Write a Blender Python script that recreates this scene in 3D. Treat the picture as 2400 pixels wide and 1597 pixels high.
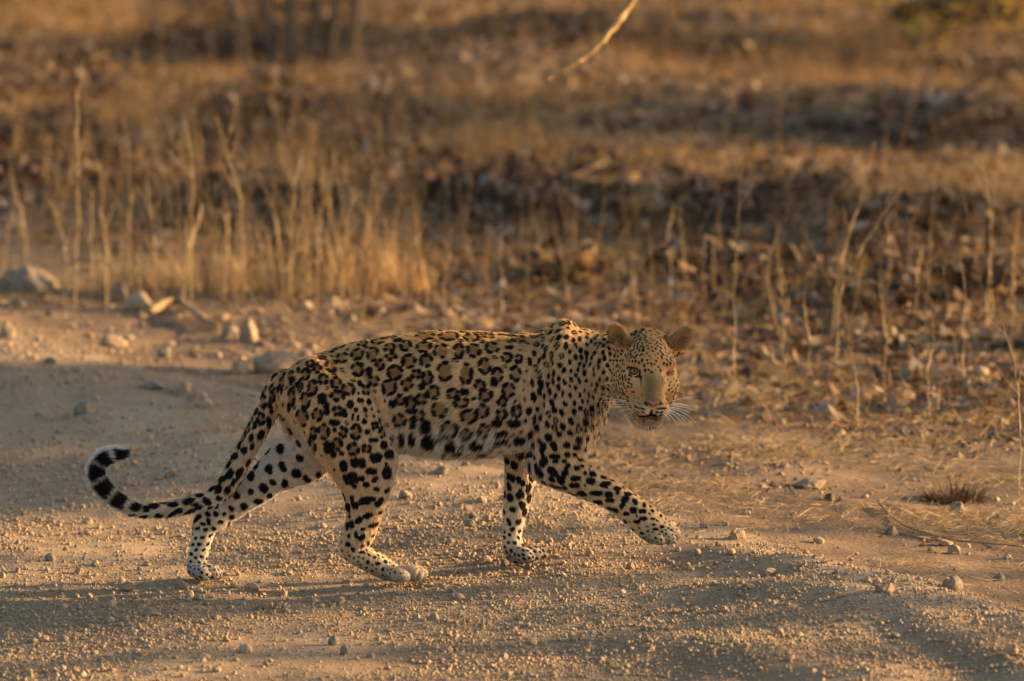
import bpy, math, random
import numpy as np
from mathutils import Vector
from mathutils.bvhtree import BVHTree

for _o in list(bpy.data.objects):
    bpy.data.objects.remove(_o)
rng = np.random.default_rng(7)
random.seed(7)
SC = bpy.context.scene
COL = SC.collection
R = math.radians

# ------------------------------------------------------------------ camera, sky, sun, exposure
TH = R(7.33)                       # downward tilt
CAM = np.array([0.0, -15.0, 2.617])
FPX = 12750.0                      # focal length in pixels of the 2400 px wide photograph
cam_d = bpy.data.cameras.new('camera')
cam = bpy.data.objects.new('camera', cam_d)
COL.objects.link(cam)
cam.location = CAM
cam.rotation_euler = (math.pi / 2 - TH, 0, 0)
cam_d.sensor_width = 36.0
cam_d.lens = FPX / 2400 * 36
cam_d.clip_end = 3000
cam_d.dof.use_dof = True
cam_d.dof.focus_distance = 15.12
cam_d.dof.aperture_fstop = 3.0
cam_d.dof.aperture_blades = 0
SC.camera = cam

SUN_EL, SUN_AZ = R(14), R(8)    # azimuth: angle from +x towards +y (a little behind the animal)
SUN_DIR = np.array([math.cos(SUN_EL) * math.cos(SUN_AZ), math.cos(SUN_EL) * math.sin(SUN_AZ), math.sin(SUN_EL)])
world = bpy.data.worlds.new('World')
SC.world = world
world.use_nodes = True
wn = world.node_tree
bg = wn.nodes['Background']
sky = wn.nodes.new('ShaderNodeTexSky')
sky.sky_type = 'NISHITA'
sky.sun_disc = False
sky.sun_elevation = SUN_EL
sky.sun_rotation = math.atan2(SUN_DIR[0], SUN_DIR[1])
sky.dust_density = 2.0
sky.air_density = 1.0
wn.links.new(sky.outputs[0], bg.inputs[0])
bg.inputs[1].default_value = 0.087
sun_d = bpy.data.lights.new('sun', 'SUN')
sun_d.energy = 5.0
sun_d.angle = R(0.6)
sun_d.color = (1.0, 0.65, 0.30)
sun = bpy.data.objects.new('sun', sun_d)
COL.objects.link(sun)
sun.rotation_euler = Vector(-SUN_DIR).to_track_quat('-Z', 'Y').to_euler()
SC.view_settings.view_transform = 'Standard'
SC.view_settings.look = 'None'
SC.view_settings.gamma = 1
SC.view_settings.use_curve_mapping = False
SC.view_settings.exposure = 1.68

# ------------------------------------------------------------------ picture to place
cR = np.array([1.0, 0, 0])
cU = np.array([0, math.sin(TH), math.cos(TH)])
cF = np.array([0, math.cos(TH), -math.sin(TH)])

def ray(px, py):
    return cF + cR * ((px - 1200) / FPX) - cU * ((py - 798.5) / FPX)

def W(px, py, Y):
    d = ray(px, py)
    t = (Y - CAM[1]) / d[1]
    return CAM + d * t

def scale_at(p):
    return float(np.dot(np.asarray(p) - CAM, cF)) / FPX     # metres per photo pixel

def to_px(P):
    P = np.asarray(P, float) - CAM
    w = P @ cF
    return 1200 + FPX * (P @ cR) / w, 798.5 - FPX * (P @ cU) / w

# ------------------------------------------------------------------ noise and terrain
def _hash(ix, iy, seed):
    n = (ix.astype(np.int64) * 374761393 + iy.astype(np.int64) * 668265263 + seed * 974634777) & 0xFFFFFFFF
    n = ((n ^ (n >> 13)) * 1274126177) & 0xFFFFFFFF
    n = n ^ (n >> 16)
    return (n & 0xFFFFFF) / float(0xFFFFFF)

def vnoise(x, y, seed=0):
    ix, iy = np.floor(x), np.floor(y)
    fx, fy = x - ix, y - iy
    fx = fx * fx * fx * (fx * (fx * 6 - 15) + 10)
    fy = fy * fy * fy * (fy * (fy * 6 - 15) + 10)
    a, b = _hash(ix, iy, seed), _hash(ix + 1, iy, seed)
    c, d = _hash(ix, iy + 1, seed), _hash(ix + 1, iy + 1, seed)
    return (a * (1 - fx) + b * fx) * (1 - fy) + (c * (1 - fx) + d * fx) * fy - 0.5

def fbm(x, y, seed=0, oct=4):
    s, a = 0.0, 1.0
    for i in range(oct):
        s = s + a * vnoise(x * 2 ** i, y * 2 ** i, seed + i * 17)
        a *= 0.5
    return s

def edge_s(x, y):                  # distance from the road's far edge, positive on the grassy side
    return (x - 0.45) * 0.88 + (y - 0.73) * 0.475 + 0.16 * vnoise(x * 1.1 + 9, y * 1.1, 5)

def smooth01(a, b, x):
    t = np.clip((x - a) / (b - a), 0, 1)
    return t * t * (3 - 2 * t)

_ks = np.array([-60, -8, -4.5, -2.6, -1.9, -1.47, -1.07, -.67, -.3, 0.0, .4, .9, 2.0, 60])
_kz = np.array([-.3, -.08, -.05, -.035, -.01, -.014, .0, .030, .055, .05, .03, .03, .04, .04])
_ds = np.linspace(-60, 60, 12001)
_dz = np.interp(_ds, _ks, _kz)
_k = np.exp(-0.5 * (np.arange(-40, 41) / 11.0) ** 2); _k /= _k.sum()
_dz = np.convolve(np.pad(_dz, 40, mode='edge'), _k, mode='valid')

RIDGES = [([(.10, .34), (.30, .42), (.49, .24), (.70, -.02), (.92, -.28), (1.13, -.60), (1.36, -1.05), (1.8, -1.9)], .042, .13),
          ([(.1, -.30), (.35, -.33), (.58, -.37), (.86, -.56), (1.06, -.86), (1.22, -1.3), (1.4, -2.0)], .030, .11),
          ([(-1.8, -.55), (-.8, -.75), (0, -.95), (.5, -1.05), (.9, -1.6)], .02, .12)]

def TZ(x, y):
    x = np.asarray(x, float); y = np.asarray(y, float)
    s0 = (x - 0.45) * 0.88 + (y - 0.73) * 0.475
    s = edge_s(x, y)
    z = np.interp(s0, _ds, _dz)
    far = smooth01(1.0, 4.5, s)
    for line, amp, wd in RIDGES:                               # wheel ridges that swing round in front of the animal
        d = None
        for (a, b), (c, e) in zip(line[:-1], line[1:]):
            ux, uy = c - a, e - b
            t = np.clip(((x - a) * ux + (y - b) * uy) / (ux * ux + uy * uy), 0, 1)
            q = (x - a - t * ux) ** 2 + (y - b - t * uy) ** 2
            d = q if d is None else np.minimum(d, q)
        z = z + amp * np.exp(-d / wd ** 2) * smooth01(.35, .75, x + .25 * np.clip(-y, 0, 1.2))
    z = z + 0.028 * fbm(x * 1.3, y * 1.0, 3, 3) * (1 - 0.6 * np.exp(-((x + .35) ** 2 + y ** 2) / .8))
    z = z + 0.013 * fbm(x * 5, y * 6, 11, 3)
    z = z + far * (0.16 * fbm(x * 0.55, y * 0.55, 21, 3) + 0.05 * fbm(x * 2.2, y * 2.2, 31, 3))
    z = z + 0.02 * np.clip(y - 9, 0, None) * 0.6
    hills = smooth01(60, 300, np.hypot(x, y))
    return z + hills * 18 * (fbm(x * .008, y * .008, 44, 3) + 0.2)

def G(px, py):                     # the point of the terrain seen at a photo pixel
    d = ray(px, py)
    t = -CAM[2] / d[2]
    for _ in range(12):
        p = CAM + d * t
        t += (float(TZ(p[0], p[1])) - p[2]) / d[2] * 0.7
    p = CAM + d * t
    p[2] = float(TZ(p[0], p[1]))
    return p

# ------------------------------------------------------------------ object helpers
def mesh_np(name, V, F, mat=None, parent=None, smooth=True, link=True):
    """one mesh object from numpy arrays; F is an (n,3) or (n,4) array or a list of such"""
    me = bpy.data.meshes.new(name)
    V = np.asarray(V, np.float32)
    Fs = F if isinstance(F, list) else [F]
    loops = np.concatenate([np.asarray(f, np.int32).ravel() for f in Fs])
    tot = np.concatenate([np.full(len(f), np.asarray(f).shape[1], np.int32) for f in Fs])
    start = np.concatenate([[0], np.cumsum(tot)[:-1]]).astype(np.int32)
    me.vertices.add(len(V)); me.vertices.foreach_set('co', V.ravel())
    me.loops.add(len(loops)); me.loops.foreach_set('vertex_index', loops)
    me.polygons.add(len(tot)); me.polygons.foreach_set('loop_start', start)
    me.polygons.foreach_set('loop_total', tot)
    me.polygons.foreach_set('use_smooth', np.full(len(tot), smooth, bool))
    me.update(calc_edges=True)
    me.validate()
    if mat: me.materials.append(mat)
    o = bpy.data.objects.new(name, me)
    if link: COL.objects.link(o)
    if parent: o.parent = parent
    return o

def tag(o, label=None, cat=None, group=None, kind=None):
    if label: o['label'] = label
    if cat: o['category'] = cat
    if group: o['group'] = group
    if kind: o['kind'] = kind
    return o

def empty(name, loc=(0, 0, 0)):
    o = bpy.data.objects.new(name, None)
    COL.objects.link(o)
    o.location = loc
    o.empty_display_size = 0.05
    return o

def point_color(o, C, name='col'):
    a = o.data.color_attributes.new(name, 'FLOAT_COLOR', 'POINT')
    A = np.ones((len(C), 4), np.float32); A[:, :3] = C
    a.data.foreach_set('color', A.ravel())

def tube_arrays(pts, rad, n=6, cap=True):
    """verts and faces of a tube along pts with a radius each"""
    P = np.asarray(pts, float); m = len(P)
    rad = np.broadcast_to(np.asarray(rad, float), (m,))
    T = np.gradient(P, axis=0)
    T /= np.linalg.norm(T, axis=1)[:, None] + 1e-12
    a = np.where(np.abs(T[:, 2:3]) < 0.9, np.array([[0, 0, 1.0]]), np.array([[1.0, 0, 0]]))
    A = np.cross(T, a); A /= np.linalg.norm(A, axis=1)[:, None]
    B = np.cross(T, A)
    th = np.arange(n) / n * 2 * math.pi
    V = P[:, None, :] + rad[:, None, None] * (np.cos(th)[None, :, None] * A[:, None, :] + np.sin(th)[None, :, None] * B[:, None, :])
    V = V.reshape(-1, 3)
    i = np.arange(m - 1)[:, None] * n; j = np.arange(n)[None, :]; k = (j + 1) % n
    F = np.stack([i + j, i + k, i + n + k, i + n + j], -1).reshape(-1, 4)
    if cap:
        V = np.vstack([V, P[-1:], P[:1]])
        top = (m - 1) * n
        F2 = np.array([[top + q, top + (q + 1) % n, m * n, m * n] for q in range(n)] + [[(q + 1) % n, q, m * n + 1, m * n + 1] for q in range(n)])
        tri = F2[:, :3]
        return V, [F, tri]
    return V, [F]

def join_arrays(parts):
    Vs, quads, tris, off = [], [], [], 0
    for V, Fs in parts:
        Vs.append(V)
        for f in (Fs if isinstance(Fs, list) else [Fs]):
            f = np.asarray(f) + off
            (quads if f.shape[1] == 4 else tris).append(f)
        off += len(V)
    out = []
    if quads: out.append(np.vstack(quads))
    if tris: out.append(np.vstack(tris))
    return np.vstack(Vs), out

# ------------------------------------------------------------------ materials
def new_mat(name):
    m = bpy.data.materials.new(name)
    m.use_nodes = True
    nt = m.node_tree
    return m, nt, nt.nodes['Principled BSDF']

def nd(nt, t, **kw):
    n = nt.nodes.new(t)
    for k, v in kw.items():
        if hasattr(n, k): setattr(n, k, v)
        else: n.inputs[k].default_value = v
    return n

def ramp(nt, fac, stops):
    r = nt.nodes.new('ShaderNodeValToRGB')
    els = r.color_ramp.elements
    while len(els) < len(stops): els.new(0.5)
    for e, (p, c) in zip(els, stops):
        e.position = p; e.color = (*c, 1)
    nt.links.new(fac, r.inputs[0])
    return r.outputs[0]

def mixc(nt, a, b, fac=None, mode='MIX', f=0.5):
    n = nt.nodes.new('ShaderNodeMix'); n.data_type = 'RGBA'; n.blend_type = mode
    n.inputs[0].default_value = f
    if fac is not None: nt.links.new(fac, n.inputs[0])
    for i, v in ((6, a), (7, b)):
        if isinstance(v, tuple): n.inputs[i].default_value = (*v, 1)
        else: nt.links.new(v, n.inputs[i])
    return n.outputs[2]

def soil_mat(name, c_dark, c_mid, c_light, grain=180.0, bump=0.35):
    m, nt, b = new_mat(name)
    g = nt.nodes.new('ShaderNodeNewGeometry')
    n1 = nd(nt, 'ShaderNodeTexNoise'); n1.inputs['Scale'].default_value = 1.3; n1.inputs['Detail'].default_value = 6
    n2 = nd(nt, 'ShaderNodeTexNoise'); n2.inputs['Scale'].default_value = grain; n2.inputs['Detail'].default_value = 5; n2.inputs['Roughness'].default_value = .7
    n3 = nd(nt, 'ShaderNodeTexVoronoi'); n3.inputs['Scale'].default_value = grain * .6
    for n in (n1, n2, n3): nt.links.new(g.outputs['Position'], n.inputs['Vector'])
    c1 = ramp(nt, n1.outputs[0], [(.3, c_dark), (.5, c_mid), (.72, c_light)])
    c2 = ramp(nt, n2.outputs[0], [(.28, (.55, .53, .52)), (.5, (1, 1, 1)), (.7, (1.25, 1.22, 1.18))])
    nt.links.new(mixc(nt, c1, c2, mode='MULTIPLY', f=.9), b.inputs['Base Color'])
    b.inputs['Roughness'].default_value = .95
    b.inputs['Specular IOR Level'].default_value = .15
    mx = nd(nt, 'ShaderNodeMath', operation='ADD')
    nt.links.new(n2.outputs[0], mx.inputs[0]); nt.links.new(n3.outputs['Distance'], mx.inputs[1])
    bp = nt.nodes.new('ShaderNodeBump'); bp.inputs['Strength'].default_value = bump; bp.inputs['Distance'].default_value = .006
    nt.links.new(mx.outputs[0], bp.inputs['Height']); nt.links.new(bp.outputs[0], b.inputs['Normal'])
    return m

M_road = soil_mat('road_dirt', (.21, .145, .085), (.31, .215, .125), (.38, .275, .165))
M_ground = soil_mat('dry_soil', (.10, .065, .041), (.20, .13, .075), (.29, .195, .11), grain=120)

def stone_mat(name, cols, scale=30):
    m, nt, b = new_mat(name)
    oi = nt.nodes.new('ShaderNodeObjectInfo')
    tc = nt.nodes.new('ShaderNodeTexCoord')
    n = nd(nt, 'ShaderNodeTexNoise'); n.inputs['Scale'].default_value = scale; n.inputs['Detail'].default_value = 6
    g = nt.nodes.new('ShaderNodeNewGeometry')
    nt.links.new(g.outputs['Position'], n.inputs['Vector'])
    c = ramp(nt, oi.outputs['Random'], [(i / max(1, len(cols) - 1), k) for i, k in enumerate(cols)])
    c2 = ramp(nt, n.outputs[0], [(.3, (.62, .6, .58)), (.65, (1.2, 1.18, 1.15))])
    nt.links.new(mixc(nt, c, c2, mode='MULTIPLY', f=.8), b.inputs['Base Color'])
    b.inputs['Roughness'].default_value = .9
    b.inputs['Specular IOR Level'].default_value = .2
    bp = nt.nodes.new('ShaderNodeBump'); bp.inputs['Strength'].default_value = .5; bp.inputs['Distance'].default_value = .006
    nt.links.new(n.outputs[0], bp.inputs['Height']); nt.links.new(bp.outputs[0], b.inputs['Normal'])
    return m

M_stone = stone_mat('sandstone', [(.30, .205, .125), (.36, .25, .155), (.26, .185, .12), (.40, .29, .185), (.29, .215, .145)], 70)
M_rock = stone_mat('grey_rock', [(.20, .165, .12), (.25, .19, .13), (.18, .155, .125)], 40)

def attr_mat(name, rough=.85, spec=.1, trans=0.0):
    m, nt, b = new_mat(name)
    a = nt.nodes.new('ShaderNodeAttribute'); a.attribute_name = 'col'
    nt.links.new(a.outputs['Color'], b.inputs['Base Color'])
    b.inputs['Roughness'].default_value = rough
    b.inputs['Specular IOR Level'].default_value = spec
    if trans:
        t = nt.nodes.new('ShaderNodeBsdfTranslucent'); mx = nt.nodes.new('ShaderNodeMixShader')
        nt.links.new(a.outputs['Color'], t.inputs[0])
        mx.inputs[0].default_value = trans
        nt.links.new(b.outputs[0], mx.inputs[1]); nt.links.new(t.outputs[0], mx.inputs[2])
        nt.links.new(mx.outputs[0], nt.nodes['Material Output'].inputs[0])
    return m

M_straw = attr_mat('dry_straw', .7, .2, .25)
M_leaf = attr_mat('dead_leaves', .8, .15, .2)

def bark_mat(name, a, c, scale=25):
    m, nt, b = new_mat(name)
    g = nt.nodes.new('ShaderNodeNewGeometry')
    mp = nt.nodes.new('ShaderNodeMapping'); mp.inputs['Scale'].default_value = (1, 1, .25)
    n = nd(nt, 'ShaderNodeTexNoise'); n.inputs['Scale'].default_value = scale; n.inputs['Detail'].default_value = 7
    nt.links.new(g.outputs['Position'], mp.inputs[0]); nt.links.new(mp.outputs[0], n.inputs['Vector'])
    nt.links.new(ramp(nt, n.outputs[0], [(.3, a), (.7, c)]), b.inputs['Base Color'])
    b.inputs['Roughness'].default_value = .9
    bp = nt.nodes.new('ShaderNodeBump'); bp.inputs['Strength'].default_value = .7; bp.inputs['Distance'].default_value = .01
    nt.links.new(n.outputs[0], bp.inputs['Height']); nt.links.new(bp.outputs[0], b.inputs['Normal'])
    return m

M_bark = bark_mat('bark', (.085, .05, .026), (.19, .12, .065))
M_twig = bark_mat('dry_stem', (.22, .135, .06), (.36, .235, .115), 60)
M_stalk = bark_mat('pale_dry_stem', (.42, .28, .13), (.60, .42, .21), 60)
M_golden = bark_mat('golden_branch', (.28, .17, .06), (.44, .27, .10), 60)
M_drybark = bark_mat('dry_branch', (.22, .14, .065), (.36, .235, .11), 60)

# ------------------------------------------------------------------ ground and road: one sheet, split along the road's edge
def spaced(a, b, fine_a, fine_b, step, grow=1.18):
    mid = list(np.arange(fine_a, fine_b, step))
    hi, s = [mid[-1]], step
    while hi[-1] < b: s *= grow; hi.append(hi[-1] + s)
    lo, s = [mid[0]], step
    while lo[-1] > a: s *= grow; lo.append(lo[-1] - s)
    return np.array(lo[:0:-1] + mid + hi[1:])

def build_ground():
    xs = spaced(-600, 600, -1.8, 1.8, 0.014, 1.12)
    ys1 = spaced(-200, 3.2, -1.7, 3.2, 0.014, 1.15)
    ys = list(ys1[ys1 < 3.2]); s = .014
    while ys[-1] < 30: s = min(s * 1.012, .12); ys.append(ys[-1] + s)
    while ys[-1] < 700: s *= 1.15; ys.append(ys[-1] + s)
    ys = np.array(ys)
    X, Y = np.meshgrid(xs, ys)
    Z = TZ(X, Y)
    nx, ny = len(xs), len(ys)
    V = np.stack([X.ravel(), Y.ravel(), Z.ravel()], -1)
    i, j = np.meshgrid(np.arange(nx - 1), np.arange(ny - 1))
    q = (j * nx + i).ravel()
    F = np.stack([q, q + 1, q + nx + 1, q + nx], -1)
    cx, cy = V[F].mean(1)[:, 0], V[F].mean(1)[:, 1]
    e = edge_s(cx, cy) + .1 * vnoise(cx * 7, cy * 7, 8)
    side = e > 0.12
    for nm, msk, mat in (('dirt_road', ~side, M_road), ('ground', side, M_ground)):
        f = F[msk]
        u, inv = np.unique(f, return_inverse=True)
        o = mesh_np(nm, V[u], inv.reshape(f.shape), mat)
        tag(o, kind='structure')
build_ground()
# ------------------------------------------------------------------ the leopard
LEO = empty('leopard', W(900, 1368, 0.0))
LEO.location.z = 0
tag(LEO, 'spotted leopard striding across the dirt road, one eye injured, tail curled up', 'leopard')
H = 0.0032
GX = (-1.26, 0.56); GY = (-0.30, 0.20); GZ = (-0.05, 0.80)
gx = np.arange(GX[0], GX[1], H).astype(np.float32)
gy = np.arange(GY[0], GY[1], H).astype(np.float32)
gz = np.arange(GZ[0], GZ[1], H).astype(np.float32)
FIELD = np.full((len(gx), len(gy), len(gz)), 0.5, np.float32)

def box(lo, hi):
    s = []
    for g, a, b in ((gx, lo[0], hi[0]), (gy, lo[1], hi[1]), (gz, lo[2], hi[2])):
        i0 = max(0, int(np.searchsorted(g, a)) - 1); i1 = min(len(g), int(np.searchsorted(g, b)) + 1)
        s.append(slice(i0, max(i1, i0 + 1)))
    return tuple(s), gx[s[0]][:, None, None], gy[s[1]][None, :, None], gz[s[2]][None, None, :]

def blend(sl, d, k):
    a = FIELD[sl]
    h = np.maximum(k - np.abs(a - d), 0) / k
    FIELD[sl] = np.minimum(a, d) - h * h * k * .25

def carve(sl, d, k):
    a = FIELD[sl]
    d = -d
    h = np.maximum(k - np.abs(a - d), 0) / k
    FIELD[sl] = np.maximum(a, d) + h * h * k * .25

def catmull(P, n=6):
    P = np.asarray(P, float)
    Q = np.vstack([2 * P[0] - P[1], P, 2 * P[-1] - P[-2]])
    out = []
    for i in range(1, len(Q) - 2):
        for t in np.arange(n) / n:
            a, b, c, d = Q[i - 1], Q[i], Q[i + 1], Q[i + 2]
            out.append(.5 * ((2 * b) + (c - a) * t + (2 * a - 5 * b + 4 * c - d) * t * t + (3 * b - a - 3 * c + d) * t ** 3))
    out.append(P[-1])
    return np.array(out)

def chain(rows, k=.02, flat=1.0, shrink=3.0, n=5):
    """rows of (px, py, r_px, Y): a limb of varying thickness; flat squeezes it sideways"""
    L = []
    for px, py, r, Y in rows:
        p = W(px, py, Y)
        L.append([*p, max(r - shrink, 2) * scale_at(p)])
    L = catmull(L, n)
    rm = L[:, 3].max() + .03
    sl, x, y, z = box(L[:, :3].min(0) - rm, L[:, :3].max(0) + rm)
    best = None
    for a, b in zip(L[:-1], L[1:]):
        d = b[:3] - a[:3]; dd = d @ d + 1e-12
        t = np.clip(((x - a[0]) * d[0] + (y - a[1]) * d[1] + (z - a[2]) * d[2]) / dd, 0, 1)
        dx = x - (a[0] + t * d[0]); dy = (y - (a[1] + t * d[1])) / flat; dz = z - (a[2] + t * d[2])
        s = np.sqrt(dx * dx + dy * dy + dz * dz) - (a[3] + t * (b[3] - a[3]))
        best = s if best is None else np.minimum(best, s)
    blend(sl, best * min(1, (1 + flat) / 2), k)

def ellipsoid(c, ax, rad, k=.01, op='add'):
    """c world centre; ax 3 unit axes (rows); rad 3 radii"""
    rm = max(rad) + .02
    c = np.asarray(c)
    sl, x, y, z = box(c - rm, c + rm)
    dx, dy, dz = x - c[0], y - c[1], z - c[2]
    u = [(dx * a[0] + dy * a[1] + dz * a[2]) for a in ax]
    k0 = np.sqrt(sum((q / r) ** 2 for q, r in zip(u, rad))) + 1e-9
    k1 = np.sqrt(sum((q / r ** 2) ** 2 for q, r in zip(u, rad))) + 1e-9
    d = k0 * (k0 - 1) / k1
    (blend if op == 'add' else carve)(sl, d, k)

def build_torso():
    rows = [(636, 905, 935, .03), (650, 894, 958, .052), (690, 860, 1000, .088), (740, 832, 1030, .108), (812, 804, 1048, .118), (900, 788, 1050, .125),
            (1000, 775, 1058, .138), (1070, 772, 1064, .142), (1150, 778, 1062, .142), (1250, 782, 1060, .132),
            (1330, 776, 1054, .12), (1380, 778, 1040, .105), (1408, 800, 1012, .085), (1424, 845, 965, .05), (1430, 880, 930, .02)]
    A = np.array([[W(px, (t + b) / 2, 0)[0], W(px, (t + b) / 2, 0)[2], (b - t - 6) / 2 * scale_at(W(px, 900, 0)), hw] for px, t, b, hw in rows])
    xs = gx
    T = [np.interp(xs, A[:, 0], A[:, i]) for i in range(4)]
    w = np.exp(-.5 * (np.arange(-14, 15) / 5.0) ** 2); w /= w.sum()
    T = [np.convolve(np.pad(t, 14, mode='edge'), w, mode='valid').astype(np.float32) for t in T]
    sl, x, y, z = box((A[0, 0], -.22, .2), (A[-1, 0], .22, .80))
    zc, rz, hw = (T[i][sl[0]][:, None, None] for i in (1, 2, 3))
    zn = np.clip((z - zc) / rz, -3, 3)
    hw = hw * (1 - .12 * zn)                                  # a little narrower above
    q = np.sqrt(np.abs(zn) ** 2.2 + np.abs(y / hw) ** 2.2)
    d = (q - 1) * np.minimum(rz, hw) * .9
    xe = np.maximum(A[0, 0] - x, x - A[-1, 0])
    blend(sl, np.maximum(d, xe), .01)
build_torso()

# shoulder blades, neck
chain([(1322, 782, 35, -.045), (1325, 830, 50, -.07), (1332, 900, 62, -.085), (1335, 965, 64, -.092), (1312, 1035, 60, -.092), (1284, 1080, 44, -.09)], .03, .62)
chain([(1290, 790, 22, .05), (1280, 850, 40, .07), (1260, 950, 50, .085), (1235, 1030, 46, .08)], .03, .62)
chain([(1330, 860, 82, -.01), (1390, 856, 80, -.035), (1435, 862, 74, -.07), (1480, 868, 66, -.10)], .03, .82, shrink=4)
# near front leg, lifted and reaching
chain([(1268, 1092, 34, -.09), (1300, 1098, 46, -.095), (1340, 1110, 48, -.10), (1382, 1136, 38.5, -.10), (1422, 1154, 35.5, -.105), (1455, 1176, 36, -.105), (1486, 1198, 38, -.105),
       (1518, 1223, 40, -.105), (1542, 1240, 36, -.105)], .02, .72)
for px, py, r, Y in ((1578, 1240, 19, -.085), (1583, 1252, 20, -.11), (1570, 1262, 20, -.135), (1548, 1266, 17, -.15), (1530, 1262, 17, -.12)):
    chain([(px - 22, py - 12, r - 3, Y * .6 - .045), (px - 8, py - 5, r, Y), (px + 1, py + 1, r * .82, Y)], .0035, .80, 3, 3)
# far front leg, standing
chain([(1235, 1020, 52, .075), (1224, 1085, 42, .08), (1219, 1125, 38, .08), (1213, 1168, 34, .08), (1206, 1208, 29, .08), (1202, 1240, 24.5, .08), (1201, 1266, 26, .08), (1206, 1290, 27, .08), (1218, 1303, 22, .08)], .02, .8)
for px, py, r, Y in ((1236, 1302, 21, .045), (1256, 1297, 20, .06), (1268, 1297, 19, .085), (1256, 1296, 19, .108)):
    chain([(px - 26, py - 6, r - 4, Y * .5 + .04), (px - 8, py - 2, r, Y), (px + 3, py + 3, r * .82, Y)], .003, .80, 3, 3)
# near hind leg
chain([(735, 905, 70, -.06), (775, 955, 92, -.085), (815, 1010, 96, -.095), (842, 1062, 86, -.10), (855, 1105, 72, -.10), (858, 1140, 60, -.098), (856, 1178, 49, -.095), (850, 1218, 41.5, -.09),
       (840, 1252, 37, -.088)], .03, .62)
chain([(842, 1245, 36, -.088), (826, 1276, 31, -.087), (834, 1296, 29, -.086), (862, 1310, 30, -.085), (898, 1331, 28, -.083), (930, 1345, 23, -.083)], .012, .72)
for px, py, r, Y in ((942, 1349, 20, -.118), (974, 1345, 21, -.098), (984, 1342, 20, -.07), (968, 1341, 19, -.045)):
    chain([(px - 30, py - 8, r - 5, Y * .5 - .04), (px - 8, py - 1, r, Y), (px + 5, py + 2, r * .84, Y)], .003, .80, 3, 3)
# far hind leg, pushing off behind
chain([(705, 930, 66, .055), (735, 1000, 72, .075), (728, 1060, 66, .085), (672, 1090, 56, .085), (630, 1122, 46, .082), (592, 1151, 40, .08), (540, 1186, 36, .078), (498, 1212, 34, .075)], .03, .66)
chain([(505, 1208, 33, .075), (484, 1226, 31, .075), (474, 1262, 26.5, .072), (464, 1303, 25, .07), (460, 1328, 24, .07), (470, 1343, 20, .07)], .014, .74)
for px, py, r, Y in ((476, 1344, 21, .03), (497, 1342, 21, .05), (506, 1342, 20, .08), (496, 1338, 18, .105)):
    chain([(px - 24, py - 8, r - 5, Y * .5 + .035), (px - 6, py - 2, r, Y), (px + 3, py + 2, r * .86, Y)], .003, .80, 3, 3)
# tail
TAIL = [(668, 905, 40, 0), (640, 938, 32, 0), (622, 970, 27, 0), (604, 1004, 25.5, -.005), (571, 1064, 23, -.01), (530, 1137, 24, -.02), (490, 1170, 22, -.025), (438, 1185, 21.5, -.03), (385, 1196, 19.5, -.03),
        (326, 1194, 18.5, -.03), (278, 1175, 20.5, -.03), (243, 1146, 23, -.03), (224, 1110, 23.5, -.03), (235, 1080, 23, -.03), (262, 1064, 19, -.03), (284, 1062, 12, -.03)]
chain([(a, b, r * (.98 if a > 450 else .86), y) for a, b, r, y in TAIL], .02, 1.0, 1)

# head frame: f out of the face, r to the photo's right, u up
yaw, pit, rol = R(6), R(14), R(2.5)
f0 = math.cos(yaw) * -cF + math.sin(yaw) * cR
hF = math.cos(pit) * f0 - math.sin(pit) * cU
hU = math.sin(pit) * f0 + math.cos(pit) * cU
hR = np.cross(hU, hF); hR = hR if hR @ cR > 0 else -hR
hR, hU = math.cos(rol) * hR - math.sin(rol) * hU, math.cos(rol) * hU + math.sin(rol) * hR
H0 = W(1519, 882, -.145)
HAX = np.array([hF, hR, hU])

def hp(f, r, u):
    return H0 + f * hF + r * hR + u * hU

def hell(f, r, u, rf, rr, ru, k=.02, op='add', tilt=0.0, turn=0.0):
    a = HAX
    if tilt:                         # turn about the forward axis
        c, s = math.cos(tilt), math.sin(tilt)
        a = np.array([a[0], c * a[1] + s * a[2], c * a[2] - s * a[1]])
    if turn:                         # turn about the up axis
        c, s = math.cos(turn), math.sin(turn)
        a = np.array([c * a[0] + s * a[1], c * a[1] - s * a[0], a[2]])
    ellipsoid(hp(f, r, u), a, (rf, rr, ru), k, op)

hell(-.045, 0, .045, .085, .074, .075, .02)                 # cranium
hell(.02, 0, .035, .065, .063, .070, .025)                  # forehead
hell(-.02, -.025, -.02, .085, .072, .085, .02)              # neck side ruff
for s in (-1, 1):
    hell(.0, s * .052, -.028, .062, .036, .062, .025)        # cheek
    hell(.048, s * .043, .052, .024, .024, .012, .025)       # brow ridge
    hell(.05, s * .046, -.004, .030, .027, .030, .03)       # cheekbone
hell(.080, 0, -.006, .05, .037, .037, .03)                  # bridge
hell(.118, 0, -.030, .031, .027, .020, .015)                # nose end
for s in (-1, 1):
    hell(.108, s * .0235, -.064, .036, .0265, .026, .010)   # whisker pad
hell(.078, 0, -.062, .06, .040, .036, .02)
hell(.086, 0, -.096, .034, .032, .015, .010)                # chin
hell(.04, 0, -.085, .07, .045, .032, .02)                   # lower jaw
for s in (-1, 1):
    hell(.092, s * .050, .034, .024, .0155, .0120, .014, 'sub', tilt=s * .22)   # eye socket
hell(.150, 0, -.062, .010, .0022, .014, .004, 'sub')        # groove under the nose
hell(.122, 0, -.088, .05, .024, .0035, .006, 'sub')         # mouth slit
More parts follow.
